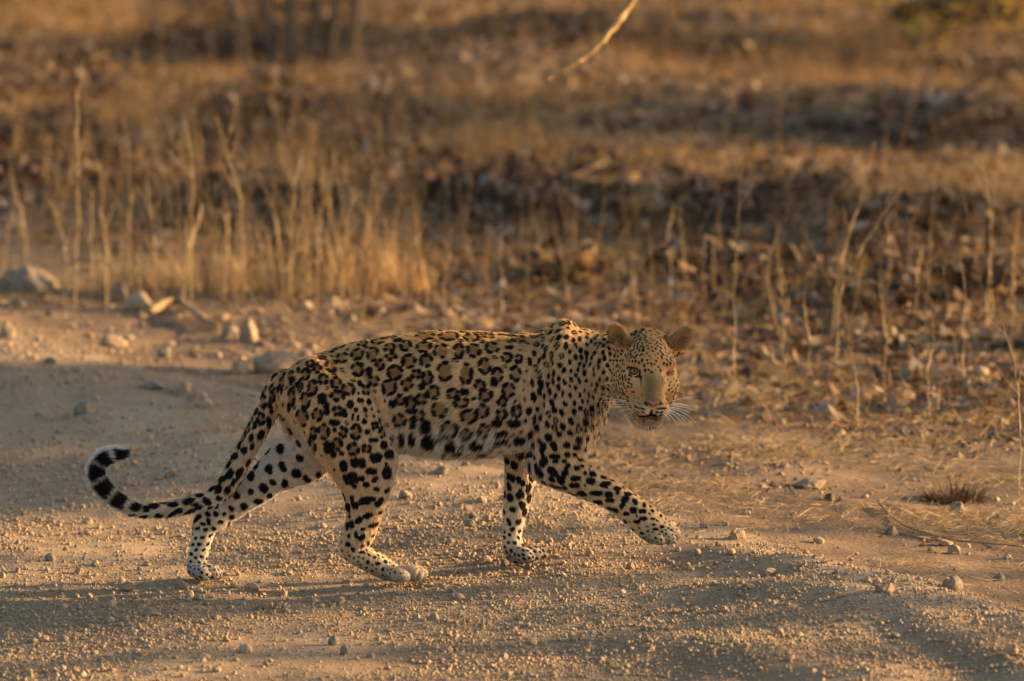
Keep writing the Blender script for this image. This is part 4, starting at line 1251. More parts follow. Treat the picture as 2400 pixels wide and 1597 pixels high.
def build_gravel():
    col = bpy.data.collections.new('gravel grains')
    r = np.random.default_rng(5)
    for k in range(7):
        P, F = stone_shape(0, 3, r, .6, .9, .2)
        o = mesh_np('grain', P * np.array([1, .9, .75]), F, M_grain, smooth=False, link=False)
        col.objects.link(o)
    PX, S = [], []
    for y0, y1, n, med in ((-1.95, -.4, 84000, .0027), (-.4, 1.2, 77000, .0028), (1.2, 5.6, 52000, .0038), (5.6, 9, 6000, .007)):
        x, y, _ = in_view(n, y0, y1, .75, r=r)
        e = edge_s(x, y) + .15 * vnoise(x * 5, y * 5, 61)
        patch = .12 + 1.0 * np.clip(.5 + 1.2 * fbm(x * 1.7, y * 1.7, 71, 3), 0, 1)
        keep = r.random(n) < patch * (1 - .93 * smooth01(-.05, .35, e))
        x, y = x[keep], y[keep]
        sz = np.clip(r.lognormal(math.log(med), .50, len(x)), .0014, .014)
        PX.append(np.stack([x, y, TZ(x, y) + sz * .3], -1)); S.append(sz)
    P = np.vstack(PX); S = np.concatenate(S).astype(np.float32)
    me = bpy.data.meshes.new('gravel')
    me.vertices.add(len(P)); me.vertices.foreach_set('co', P.astype(np.float32).ravel())
    a = me.attributes.new('size', 'FLOAT', 'POINT'); a.data.foreach_set('value', S)
    a = me.attributes.new('turn', 'FLOAT_VECTOR', 'POINT')
    a.data.foreach_set('vector', (r.random((len(P), 3)) * 6.28).astype(np.float32).ravel())
    a = me.attributes.new('pick', 'INT', 'POINT'); a.data.foreach_set('value', r.integers(0, 7, len(P)).astype(np.int32))
    o = bpy.data.objects.new('gravel', me); COL.objects.link(o)
    me.materials.append(M_grain)
    tag(o, kind='stuff')
    ng = bpy.data.node_groups.new('gravel', 'GeometryNodeTree')
    ng.interface.new_socket('Geometry', in_out='INPUT', socket_type='NodeSocketGeometry')
    ng.interface.new_socket('Geometry', in_out='OUTPUT', socket_type='NodeSocketGeometry')
    gi, go = ng.nodes.new('NodeGroupInput'), ng.nodes.new('NodeGroupOutput')
    iop = ng.nodes.new('GeometryNodeInstanceOnPoints'); iop.inputs['Pick Instance'].default_value = True
    ci = ng.nodes.new('GeometryNodeCollectionInfo'); ci.inputs['Collection'].default_value = col
    ci.inputs['Separate Children'].default_value = True; ci.inputs['Reset Children'].default_value = True
    def at(nm, t):
        q = ng.nodes.new('GeometryNodeInputNamedAttribute'); q.data_type = t; q.inputs[0].default_value = nm
        return next(s for s in q.outputs if s.enabled and s.name == 'Attribute')
    e2r = ng.nodes.new('FunctionNodeEulerToRotation')
    ng.links.new(at('turn', 'FLOAT_VECTOR'), e2r.inputs[0])
    ng.links.new(gi.outputs[0], iop.inputs['Points']); ng.links.new(ci.outputs[0], iop.inputs['Instance'])
    ng.links.new(at('pick', 'INT'), iop.inputs['Instance Index']); ng.links.new(e2r.outputs[0], iop.inputs['Rotation'])
    ng.links.new(at('size', 'FLOAT'), iop.inputs['Scale']); ng.links.new(iop.outputs[0], go.inputs[0])
    o.modifiers.new('grains', 'NODES').node_group = ng
M_grain = stone_mat('gravel_grain', [(.30, .21, .125), (.37, .265, .16), (.26, .185, .115), (.41, .305, .19), (.28, .195, .12)], 150)
build_gravel()

# ------------------------------------------------------------------ dry straw, grass and leaf litter: ground cover
def blades(name, x, y, ln, lean, az, wd, col, mat=M_straw, lift=.004, bend=.4, z0=None):
    """thin blades: lean 0 = upright, 1 = lying"""
    n = len(x)
    base = np.stack([x, y, (TZ(x, y) if z0 is None else z0) + lift * rng.random(n)], -1)
    el = (1 - lean) * math.pi / 2
    d = np.stack([np.cos(el) * np.cos(az), np.cos(el) * np.sin(az), np.sin(el)], -1)
    side = np.stack([-np.sin(az), np.cos(az), np.zeros(n)], -1)
    tw = rng.normal(0, .8, n)
    side = side * np.cos(tw)[:, None] + np.cross(d, side) * np.sin(tw)[:, None]
    curl = np.stack([np.cos(az + 1.2), np.sin(az + 1.2), -np.ones(n) * .4 * (1 - lean)], -1) * (bend * rng.normal(0, .6, n))[:, None]
    m = base + d * (ln * .55)[:, None]; t = base + d * ln[:, None] + curl * (ln * .5)[:, None]
    t[:, 2] = np.maximum(t[:, 2], base[:, 2] - .002)
    w = wd[:, None]
    V = np.stack([base - side * w, base + side * w, m - side * w * .8, m + side * w * .8, t], 1).reshape(-1, 3)
    i = np.arange(n)[:, None] * 5
    Fq = np.hstack([i, i + 1, i + 3, i + 2]); Ft = np.hstack([i + 2, i + 3, i + 4])
    o = mesh_np(name, V, [Fq, Ft], mat)
    point_color(o, np.repeat(col, 5, axis=0))
    tag(o, kind='stuff')
    return o

def straw_cols(n, dark=.0):
    base = np.array([[.46, .33, .16], [.40, .27, .12], [.52, .40, .22], [.33, .21, .10]])[rng.integers(0, 4, n)]
    return np.clip(base * rng.uniform(.75, 1.15, n)[:, None] * (1 - dark), 0, 1)

def straw():
    x, y, _ = in_view(300000, -1.9, 8.5, .6)
    e = edge_s(x, y) + .25 * vnoise(x * 3, y * 3, 91)
    cl = np.clip(.35 + 1.3 * fbm(x * 2.2, y * 2.2, 95, 3), .04, 1)
    k = rng.random(len(x)) < smooth01(-.05, .75, e) * cl
    x, y = x[k], y[k]; n = len(x)
    blades('straw', x, y, rng.uniform(.025, .10, n), np.clip(rng.normal(.9, .1, n), .55, 1), rng.uniform(0, 6.28, n), rng.uniform(.0005, .0011, n), straw_cols(n, .12), lift=.012)
straw()

def dry_grass():
    x, y, hw = in_view(150000, 1.0, 27, .3)
    e = edge_s(x, y)
    cl = .5 + 1.5 * fbm(x * .9, y * .7, 105, 3)
    k = (rng.random(len(x)) < smooth01(.5, 2.6, e) * np.clip(cl, .05, 1))
    x, y = x[k], y[k]; n = len(x)
    h = rng.uniform(.04, .16, n) * (1 + .9 * np.clip(fbm(x * .6, y * .5, 115, 2), -.5, 1))
    near = smooth01(4.5, 2.2, edge_s(x, y))
    blades('dry_grass', x, y, h * (1 - .35 * near), np.clip(rng.normal(.42 + .42 * near, .28, n), 0, 1), rng.uniform(0, 6.28, n), rng.uniform(.0010, .0026, n), straw_cols(n, .36) * np.array([1, .84, .68]), lift=.01)
dry_grass()

def fine_stems():
    r = np.random.default_rng(19)
    n0 = 2100
    px = np.where(r.random(n0) < .66, r.uniform(-20, 980, n0), r.uniform(-20, 2420, n0)); py = r.uniform(420, 800, n0)
    k = (py < 735) | (px > 1500)
    px, py = px[k], py[k]
    y = np.interp(py, [340, 500, 600, 700, 800], [13.2, 9.6, 7.9, 6.5, 5.3]); x = (px - 1200) / 12750 * (y + 15.2)
    cl = fbm(x * 1.6, y * 1.2, 205, 3) > -.02
    x, y = x[cl], y[cl]; n = len(x)
    blades('fine_stems', x, y, r.uniform(.10, .55, n) ** 1.15, np.clip(np.abs(r.normal(0, .26, n)), 0, .7), r.uniform(0, 6.28, n), r.uniform(.0011, .0022, n), straw_cols(n, .25) * np.array([1, .88, .74]), bend=.35)
fine_stems()

DARK_PATCH = [(1000, 50, 160, 16), (1250, 78, 200, 16), (1500, 108, 200, 16), (1750, 138, 200, 15), (2000, 163, 220, 15), (2250, 188, 220, 15), (640, 60, 260, 60), (1850, 480, 200, 50),  # px, py, half sizes in px: thick dark litter; the slanting top row puts a shadow stripe into litter
 (1230, 470, 330, 75), (1600, 520, 220, 70), (2150, 560, 260, 70), (2200, 300, 230, 50), (300, 420, 330, 60), (700, 300, 300, 90), (140, 200, 220, 60), (480, 110, 200, 50),
 (1700, 660, 170, 40), (2250, 660, 200, 50), (1300, 650, 120, 40), (60, 330, 150, 60), (760, 640, 160, 30), (880, 780, 60, 14), (2100, 700, 200, 40), (960, 420, 160, 50), (560, 480, 200, 60)]

def leaf_litter():
    x, y, hw = in_view(120000, 3.0, 28, .3)
    P = np.stack([x, y, TZ(x, y)], -1)
    px, py = to_px(P)
    m = np.zeros(len(x))
    for a, b, c, d in DARK_PATCH:
        q = ((px - a) / c) ** 2 + ((py - b) / d) ** 2 + 1.6 * fbm(px * .010, py * .022, 7, 4)
        m = np.maximum(m, smooth01(1.25, .5, q))
    e = edge_s(x, y)
    k = rng.random(len(x)) < np.maximum(.6 * m, .30) * smooth01(1.0, 2.6, e)
    x, y, m, P = x[k], y[k], m[k], P[k]; n = len(x)
    sz = rng.uniform(.018, .05, n)
    a = rng.uniform(0, 6.28, n); tl = rng.normal(0, .55, n)
    u = np.stack([np.cos(a) * np.cos(tl), np.sin(a) * np.cos(tl), np.sin(tl)], -1)
    v = np.stack([-np.sin(a), np.cos(a), rng.normal(0, .45, n)], -1); v /= np.linalg.norm(v, axis=1)[:, None]
    nn = np.cross(u, v)
    c = P + np.array([0, 0, 1]) * (.008 + rng.random(n) ** 1.5 * .12 * m)[:, None]
    cu = (rng.uniform(-.5, .6, n) * sz)[:, None]
    s = sz[:, None]
    V = np.stack([c - u * s * 1.2 + nn * cu, c - u * s * .3 - v * s * .62, c - u * s * .3 + v * s * .62, c + u * s * .5 - v * s * .5, c + u * s * .5 + v * s * .5, c + u * s * 1.3 + nn * cu], 1).reshape(-1, 3)
    i = np.arange(n)[:, None] * 6
    Ft = np.vstack([np.hstack([i, i + 1, i + 2]), np.hstack([i + 3, i + 5, i + 4])]); Fq = np.hstack([i + 1, i + 3, i + 4, i + 2])
    o = mesh_np('leaf_litter', V, [Fq, Ft], M_leaf)
    pal = np.array([[.055, .036, .026], [.08, .05, .032], [.13, .08, .045], [.20, .125, .07], [.26, .19, .12], [.035, .026, .022], [.24, .20, .17]])
    w = rng.choice(7, n, p=[.24, .22, .17, .12, .06, .14, .05]); w2 = rng.choice(7, n, p=[.05, .12, .25, .30, .18, .02, .08])
    ci = np.where(rng.random(n) < np.clip(m * 1.1, 0, 1), w, w2)
    point_color(o, np.repeat(pal[ci] * rng.uniform(.8, 1.2, n)[:, None], 6, axis=0))
    tag(o, kind='stuff')
leaf_litter()

def debris():
    x, y, hw = in_view(60000, -1.9, 7.0, .2)
    e = edge_s(x, y)
    cl = np.clip(.35 + 1.6 * fbm(x * 1.4, y * 1.1, 145, 3), .03, 1)
    k = rng.random(len(x)) < smooth01(.1, .9, e) * cl
    x, y = x[k], y[k]; n = len(x)
    sz = np.clip(rng.lognormal(math.log(.006), .5, n), .002, .022)
    c = np.stack([x, y, TZ(x, y) + sz * .4], -1)
    V0 = np.array([(-1, -.6, -.3), (1, -.7, -.3), (.9, .8, -.2), (-.8, .7, -.3), (-.3, 0, .8), (.5, .1, .6)])
    J = V0[None] * rng.uniform(.6, 1.3, (n, 6, 3)); a = rng.uniform(0, 6.28, n)
    ca, sa = np.cos(a)[:, None], np.sin(a)[:, None]
    J = np.stack([J[..., 0] * ca - J[..., 1] * sa, J[..., 0] * sa + J[..., 1] * ca, J[..., 2] * rng.uniform(.4, 1.1, n)[:, None]], -1)
    V = (c[:, None] + J * sz[:, None, None]).reshape(-1, 3)
    T = np.array([(0, 1, 4), (1, 5, 4), (1, 2, 5), (2, 3, 5), (3, 4, 5), (3, 0, 4)])
    F = (np.arange(n)[:, None, None] * 6 + T[None]).reshape(-1, 3)
    o = mesh_np('soil_crumbs', V, F, M_leaf, smooth=False)
    pal = np.array([[.30, .21, .13], [.22, .15, .09], [.14, .09, .055], [.36, .26, .16], [.08, .055, .04]])
    point_color(o, np.repeat(pal[rng.choice(5, n, p=[.3, .28, .17, .13, .12])] * rng.uniform(.8, 1.2, n)[:, None], 6, axis=0))
    tag(o, kind='stuff')
debris()

# ------------------------------------------------------------------ dry weeds, each a thing: stalk with side twigs
def stalk(points, r0, seed, twigs, label, group=None, yb=None, fork=True, mat=None):
    """points: photo pixels from the foot upwards; the foot stands on the ground"""
    mat = mat or M_stalk
    r = np.random.default_rng(seed)
    b = G(*points[0])
    s = scale_at(b)
    P = []
    for i, (px, py) in enumerate(points):
        q = W(px, py, b[1] + .10 * i * r.normal() * .6)
        P.append(q)
    P[0] = b - np.array([0, 0, .02])
    C = catmull(P, 5)
    t = np.linspace(0, 1, len(C))
    C = C + np.stack([r.normal(0, .003, len(C)), r.normal(0, .003, len(C)), np.zeros(len(C))], -1) * np.minimum(1, t * 4)[:, None]
    root = empty('dry_weed', b)
    r0 = r0 * .44
    V, F = tube_arrays(C - b, r0 * (1 - .62 * t), 6)
    st = mesh_np('stalk', V, F, mat, root)
    H_ = np.linalg.norm(C[-1] - C[0])
    for k in range(twigs):
        i = int(r.integers(len(C) // 3, len(C) - 1))
        a = r.choice((-1, 1)) * r.uniform(.3, .75)
        T = C[min(i + 1, len(C) - 1)] - C[i]; T /= np.linalg.norm(T) + 1e-9
        d = T * math.cos(a) + np.array([math.sin(a), r.normal() * .3, .1])
        d /= np.linalg.norm(d); L = H_ * r.uniform(.12, .34) * (1 - .5 * t[i])
        q = np.linspace(0, 1, 6)[:, None]
        Q = C[i] + d * L * q + np.array([r.normal() * .15, r.normal() * .15, r.uniform(0, .3)]) * L * q * q
        V, F = tube_arrays(Q - b, r0 * .5 * (1 - .6 * q[:, 0]), 5)
        mesh_np('twig', V, F, mat, root)
    tag(root, label, 'weed', group)
    return root

WEEDS = [
 ([(176, 726), (182, 560), (184, 380), (180, 205)], .0075, 2, 'tall straight pale weed stalk at the left with a leaf bud at its top'),
 ([(446, 726), (448, 560), (452, 420), (432, 270)], .0085, 3, 'tall forked weed stalk standing left of centre behind the verge'),
 ([(575, 706), (570, 560), (556, 440), (505, 270)], .0075, 3, 'tall weed stalk bending left at the top, right of the forked one'),
 ([(682, 706), (680, 560), (690, 450), (704, 370)], .0065, 1, 'slender straight weed stalk right of the bending one'),
 ([(655, 690), (652, 560), (640, 490), (618, 430)], .005, 2, 'short weed stalk leaning left beside the slender one'),
 ([(62, 640), (58, 540), (40, 460), (22, 400)], .0065, 1, 'grey tan stalk leaning left above the boulder'),
 ([(160, 690), (155, 600), (140, 530), (116, 468)], .0065, 1, 'stalk leaning left between the boulder and the tall straight stalk'),
 ([(218, 700), (214, 600), (216, 520), (215, 440)], .0055, 2, 'thin stalk just right of the tall straight one'),
 ([(250, 735), (250, 620), (238, 500), (236, 380)], .0065, 2, 'wavy stalk in front of the left grass'),
 ([(366, 690), (362, 580), (350, 480), (345, 400)], .0055, 2, 'thin stalk between the wavy and forked stalks'),
 ([(300, 690), (304, 560), (306, 420), (290, 270)], .005, 2, 'faint tall stalk behind the wavy one'),
 ([(520, 710), (530, 620), (535, 560), (540, 500)], .008, 2, 'thick short stalk left of the bending one'),
 ([(430, 730), (436, 640), (450, 560), (476, 480)], .007, 2, 'stalk leaning right at the foot of the forked one'),
 ([(1046, 770), (1040, 690), (1050, 600), (1060, 530)], .0045, 3, 'thin branched stalk above the leopard\'s back'),
 ([(1005, 765), (1000, 680), (985, 600), (962, 530)], .004, 1, 'stalk leaning left above the leopard\'s back'),
 ([(1722, 900), (1722, 700), (1728, 540), (1736, 395)], .0065, 2, 'tall upright stalk right of the leopard\'s ear'),
 ([(1960, 860), (1970, 700), (2010, 600), (2110, 440)], .0062, 1, 'long stalk leaning far to the right behind the head'),
 ([(1950, 800), (1965, 640), (2015, 480), (2048, 335)], .0050, 2, 'tall stalk curving right with a bent tip'),
 ([(2010, 985), (2008, 890), (1990, 800), (1984, 735)], .0055, 0, 'bare upright stalk rising from the straw at the right'),
 ([(1822, 760), (1800, 640), (1820, 560), (1856, 470)], .0045, 1, 'thin stalk leaning right between head and right edge'),
 ([(1604, 720), (1608, 640), (1600, 560), (1592, 480)], .004, 2, 'short thin stalk just right of the far ear'),
 ([(1570, 720), (1572, 640), (1566, 560), (1580, 480)], .004, 1, 'short wavy stalk above the far ear'),
 ([(1654, 720), (1650, 660), (1648, 600), (1652, 550)], .0038, 1, 'very short stalk beside the upright one right of the ear'),
 ([(2330, 760), (2320, 640), (2322, 500), (2300, 370)], .0052, 2, 'tall stalk near the right edge, left of a pair'),
 ([(2310, 760), (2318, 640), (2326, 500), (2340, 370)], .005, 2, 'tall stalk near the right edge, right of a pair'),
 ([(2380, 760), (2372, 640), (2380, 560), (2398, 470)], .0052, 1, 'stalk leaning out of the picture at the right edge'),
 ([(2388, 1160), (2392, 1000), (2382, 880), (2350, 760)], .0036, 3, 'reddish stalk standing at the right edge near the dark brush'),
 ([(2140, 760), (2150, 660), (2160, 600), (2190, 530)], .0042, 2, 'thin stalk leaning right below the pale verge'),
 ([(1340, 760), (1330, 680), (1318, 610), (1300, 540)], .0038, 2, 'thin stalk leaning left above the shoulder'),
 ([(1180, 745), (1176, 680), (1172, 610), (1176, 545)], .004, 1, 'short stalk with a bright seed head above the back'),
 ([(800, 740), (805, 640), (812, 540), (830, 440)], .0045, 2, 'thin stalk rising from the golden grass clump'),
 ([(740, 740), (744, 620), (752, 500), (760, 400)], .0045, 3, 'branched stalk left of the golden grass clump'),
 ([(1490, 745), (1492, 700), (1486, 640), (1478, 590)], .004, 1, 'short stalk just above the leopard\'s brow'),
 ([(1830, 850), (1838, 760), (1830, 680), (1836, 610)], .0045, 3, 'branched stalk right of the small grey rock'),
 ([(1900, 900), (1896, 800), (1886, 720), (1890, 650)], .0045, 2, 'slim stalk left of the long leaning one'),
 ([(2070, 900), (2076, 800), (2066, 720), (2060, 640)], .0045, 2, 'slim stalk right of the long leaning one'),
 ([(2180, 980), (2176, 880), (2186, 800), (2180, 720)], .0045, 2, 'slim stalk behind the dark brush'),
 ([(2260, 900), (2256, 800), (2262, 700), (2250, 600)], .0045, 2, 'slim upright stalk between the brush and the right edge'),
]
for i, (pts, r0, tw, lb) in enumerate(WEEDS):
    stalk(pts, r0, 500 + i, tw, lb)

# the weeds behind them, alike, each its own object built from a few shapes
rw = np.random.default_rng(77)
protos = []
for k in range(6):
    parts = []
    hgt = 1.0
    n = 10; t = np.linspace(0, 1, n)
    bend = rw.normal() * .16
    P = np.stack([bend * t ** 2 + rw.normal(0, .012, n), rw.normal(0, .01, n), t * hgt], -1)
    parts.append(tube_arrays(P, .0105 * (1 - .65 * t), 5))
    for q in range(int(rw.integers(2, 6))):
        i = int(rw.integers(3, 9)); a = rw.choice((-1, 1)) * rw.uniform(.3, .8)
        L = rw.uniform(.12, .3); u = np.linspace(0, 1, 4)[:, None]
        Q = P[i] + np.array([math.sin(a), rw.normal() * .4, math.cos(a)]) * L * u
        parts.append(tube_arrays(Q, .005 * (1 - .6 * u[:, 0]), 4))
    V, F = join_arrays(parts)
    o = mesh_np('dry_weed', V, F, M_twig, link=False); protos.append(o.data); bpy.data.objects.remove(o)
cnt = 0
while cnt < 270:
    px, py = (rw.uniform(0, 950) if rw.random() < .66 else rw.uniform(0, 2400)), rw.uniform(230, 800) if rw.random() < .75 else rw.uniform(700, 960)
    if py > 760 and px < 1650: continue
    p = G(px, py)
    if edge_s(p[0], p[1]) < 1.0 or fbm(np.array([p[0] * .8]), np.array([p[1] * .6]), 131, 2)[0] < -.18: continue
    o = bpy.data.objects.new('dry_weed', protos[int(rw.integers(6))]); COL.objects.link(o)
    h = rw.uniform(.2, .7); th = rw.uniform(.2, .36)
    o.scale = (h * th, h * th, h); o.location = p - np.array([0, 0, .02])
    o.rotation_euler = (rw.normal() * .2, rw.normal() * .2, rw.uniform(0, 6.28))
    tag(o, 'thin dry branched weed standing in the blurred grass behind the leopard', 'weed', 'thin dry weeds in the grass behind the leopard'); cnt += 1

# ------------------------------------------------------------------ grass clumps
def tuft(px, py, w_px, h_px, n, label, cols, name='grass_tuft', seed=0, group=None):
    r = np.random.default_rng(seed)
    b = G(px, py); s = scale_at(b)
    w, h = w_px * s / 2, h_px * s
    a = r.uniform(0, 6.28, n); rr = np.sqrt(r.random(n)) * w * .6
    base = np.stack([np.cos(a) * rr, np.sin(a) * rr * .8, np.full(n, -.01)], -1)
    out = np.stack([np.cos(a), np.sin(a), np.zeros(n)], -1)
    ln = h * r.uniform(.5, 1.15, n)
    sp = r.uniform(.1, .9, n) * (w / h)
    t = base + out * (ln * sp * .6)[:, None] + np.array([0, 0, 1]) * ln[:, None] + r.normal(0, .02, (n, 3))
    m = base * .5 + t * .5 + np.array([0, 0, 1]) * (ln * .10)[:, None]
    side = np.stack([-np.sin(a + r.normal(0, .7, n)), np.cos(a), np.zeros(n)], -1)
    wd = r.uniform(.001, .0026, n)[:, None]
    V = np.stack([base - side * wd, base + side * wd, m - side * wd, m + side * wd, t], 1).reshape(-1, 3)
    i = np.arange(n)[:, None] * 5
    o = mesh_np(name, V, [np.hstack([i, i + 1, i + 3, i + 2]), np.hstack([i + 2, i + 3, i + 4])], M_straw)
    o.location = b
    c = np.array(cols)[r.integers(0, len(cols), n)] * r.uniform(.8, 1.2, n)[:, None]
    point_color(o, np.repeat(c, 5, axis=0))
    tag(o, label, 'grass tuft' if name == 'grass_tuft' else 'brush', group)
GOLD = [(.36, .22, .085), (.30, .18, .07), (.40, .27, .13)]; TAN = [(.33, .22, .11), (.27, .18, .09), (.38, .28, .16)]; DRK = [(.10, .06, .035), (.15, .09, .05), (.06, .04, .03)]
tuft(850, 690, 260, 150, 130, 'golden dry grass clump standing behind the leopard\'s back', GOLD, seed=1)
tuft(960, 690, 160, 100, 90, 'lower golden grass clump to the right of the tall golden one', GOLD, seed=2)
tuft(2240, 1172, 210, 24, 800, 'low dark dead brush clump lying in the straw at the right', DRK, 'dead_brush', seed=3)
tuft(1330, 650, 160, 70, 500, 'ochre grass clump beside the brown rock above the shoulder', GOLD, seed=4)
tuft(1050, 370, 360, 60, 450, 'wide golden grass mound in the blurred middle', GOLD, seed=5)
tuft(760, 340, 200, 60, 500, 'pale grass mound left of the wide golden one', TAN, seed=6)
tuft(1760, 410, 420, 40, 220, 'long pale grass strip on the right in front of the dark litter', TAN, seed=7)
tuft(2200, 420, 420, 40, 220, 'long golden grass strip reaching the right edge', GOLD, seed=8)
tuft(1500, 540, 110, 80, 400, 'ochre leaf clump in front of the fallen branch pile', GOLD, seed=9)
tuft(480, 690, 300, 120, 200, 'tan grass at the foot of the forked weed stalk', TAN, seed=10)
tuft(300, 690, 240, 110, 150, 'tan grass right of the boulder', TAN, seed=11)
tuft(640, 690, 240, 110, 150, 'tan grass at the foot of the bending weed stalk', TAN, seed=12)
tuft(2185, 60, 260, 90, 700, 'yellow grass under the bush in the upper right corner', GOLD, seed=13)

# ------------------------------------------------------------------ branches, logs, twig on the ground
def branch(points, r0, r1, name, label, cat, mat, seed, depth=0.0, lift=0.0, twigs=0, rise=None):
    r = np.random.default_rng(seed)
    P = []
    b0 = G(*points[0])
    for i, (px, py) in enumerate(points):
        if rise is None:
            q = G(px, py) + np.array([0, 0, lift])
        else:
            q = W(px, py, b0[1] + rise * i)
        P.append(q)
    C = catmull(P, 7); t = np.linspace(0, 1, len(C))
    C = C + r.normal(0, r0 * .25, C.shape)
    root = empty(name, b0)
    V, F = tube_arrays(C - b0, r0 + (r1 - r0) * t, 9)
    mesh_np('limb', V, F, mat, root)
    for k in range(twigs):
        i = int(r.integers(3, len(C) - 2)); T = C[i + 1] - C[i]; T /= np.linalg.norm(T)
        d = T + r.normal(0, .6, 3) + np.array([0, 0, .4]); d /= np.linalg.norm(d)
        q = np.linspace(0, 1, 5)[:, None]; L = r.uniform(4, 14) * r0
        V, F = tube_arrays(C[i] + d * L * q - b0, r0 * .4 * (1 - .6 * q[:, 0]), 6)
        mesh_np('twig', V, F, mat, root)
    tag(root, label, cat)
branch([(2062, 1190), (2110, 1235), (2180, 1262), (2250, 1276), (2400, 1290)], .0035, .0025, 'twig_on_ground', 'long thin curved twig lying on the straw at the right', 'twig', M_drybark, 1, lift=.012, twigs=3)
branch([(1130, 470), (1300, 455), (1480, 470), (1680, 450)], .05, .035, 'fallen_log', 'dark fallen log lying across the leaf litter', 'log', M_bark, 3, lift=.03, twigs=5)
branch([(1200, 500), (1330, 480), (1450, 500), (1540, 480)], .03, .02, 'fallen_branch', 'dark fallen branch lying in front of the log', 'branch', M_bark, 4, lift=.05, twigs=6)
branch([(1900, 290), (2100, 270), (2330, 285)], .05, .04, 'fallen_log', 'dark log lying in the upper right litter', 'log', M_bark, 5, lift=.04, twigs=3)
branch([(1640, 650), (1760, 690), (1830, 700)], .02, .012, 'fallen_branch', 'grey fallen branch in the weeds right of the ear', 'branch', M_bark, 6, lift=.02, twigs=3)
branch([(2320, 820), (2300, 900), (2330, 990), (2330, 1070)], .004, .002, 'dry_weed', 'thin arched dry stem drooping near the right edge', 'weed', M_twig, 7, rise=-.02)
branch([(2240, 820), (2290, 920), (2320, 1000), (2332, 1060)], .003, .002, 'dry_weed', 'thin pale dry stem arching left of the other at the right edge', 'weed', M_twig, 8, rise=-.02)
branch([(350, 745), (420, 725), (470, 760), (505, 780)], .016, .01, 'fallen_branch', 'grey crooked stick between the verge rocks at the left', 'branch', M_drybark, 9, lift=.03, twigs=4)

# ------------------------------------------------------------------ trees
def tree(name, label, base, stems, crowns, leaves, seed, leaf=.05, cols=((.10, .09, .035), (.16, .12, .04), (.07, .07, .03)), group=None, mat=M_bark, r0=.09):
    """stems: list of point lists (relative to base); crowns: list of (centre, radii) relative to base"""
    r = np.random.default_rng(seed)
    root = empty(name, base)
    parts = []
    for si, S in enumerate(stems):
        C = catmull(S, 6); t = np.linspace(0, 1, len(C))
        C = C + r.normal(0, r0 * .12, C.shape)
        parts.append(tube_arrays(C, r0 * (1 - .55 * t) * (1 if si == 0 else .75), 9))
    V, F = join_arrays(parts)
    mesh_np('trunk', V, F, mat, root)
    if crowns:
        bp = []
        for c, rad in crowns:
            c, rad = np.array(c), np.array(rad)
            for k in range(9):
                d = r.normal(size=3); d /= np.linalg.norm(d)
                e = c + d * rad * r.uniform(.6, 1.0)
                s0 = np.array(stems[int(r.integers(len(stems)))][-1])
                bp.append(tube_arrays(catmull([s0, s0 * .5 + c * .5 + r.normal(0, .08, 3), (c + e) / 2, e], 4), .022 * np.linspace(1, .25, 13), 5))
        V, F = join_arrays(bp); mesh_np('limb', V, F, mat, root)
        n = leaves
        which = r.integers(0, len(crowns), n)
        cc = np.array([k[0] for k in crowns])[which]; rr = np.array([k[1] for k in crowns])[which]
        d = r.normal(size=(n, 3)); d /= np.linalg.norm(d, axis=1)[:, None]
        P = cc + d * rr * (r.random(n) ** .45)[:, None] * (1 + .25 * vnoise(d[:, 0] * 3 + seed, d[:, 2] * 3 + d[:, 1], 3))[:, None]
        u = r.normal(size=(n, 3)); u /= np.linalg.norm(u, axis=1)[:, None]
        v = np.cross(u, r.normal(size=(n, 3))); v /= np.linalg.norm(v, axis=1)[:, None]
        s = (leaf * r.uniform(.6, 1.3, n))[:, None]
        V = np.stack([P - u * s, P - v * s * .5, P + u * s, P + v * s * .5], 1).reshape(-1, 3)
        i = np.arange(n)[:, None] * 4
        o = mesh_np('crown', V, np.hstack([i, i + 1, i + 2, i + 3]), M_leaf, root, smooth=False)
        point_color(o, np.repeat(np.array(cols)[r.integers(0, len(cols), n)] * r.uniform(.75, 1.25, n)[:, None], 4, axis=0))
    tag(root, label, 'tree' if 'bush' not in name else 'bush', group)
    return root

def gz0(x, y): return np.array([x, y, float(TZ(x, y)) - .05])

# a tree out of the picture whose bare branch hangs down into its top edge
ob = gz0(3.1, 4.8)
ot = tree('overhanging_tree', 'bare orange lit branch hanging down into the top of the picture', ob, [[(0, 0, 0), (-.05, 0, 1.2), (.05, .1, 2.6), (-.1, .1, 4.2)]], None, 0, 61, r0=.08)
P = [W(1274, 190, 4.5), W(1345, 150, 4.53), W(1408, 98, 4.56), W(1450, 48, 4.6), W(1520, -60, 4.65), np.array([1.3, 4.75, 2.6]), ob + np.array([0, .05, 3.1])]
C = catmull(P, 7) + rng.normal(0, .003, (43, 3))
V, F = tube_arrays(C - ob, np.linspace(.0062, .02, len(C)), 8)
mesh_np('bare_branch', V, F, M_golden, ot)

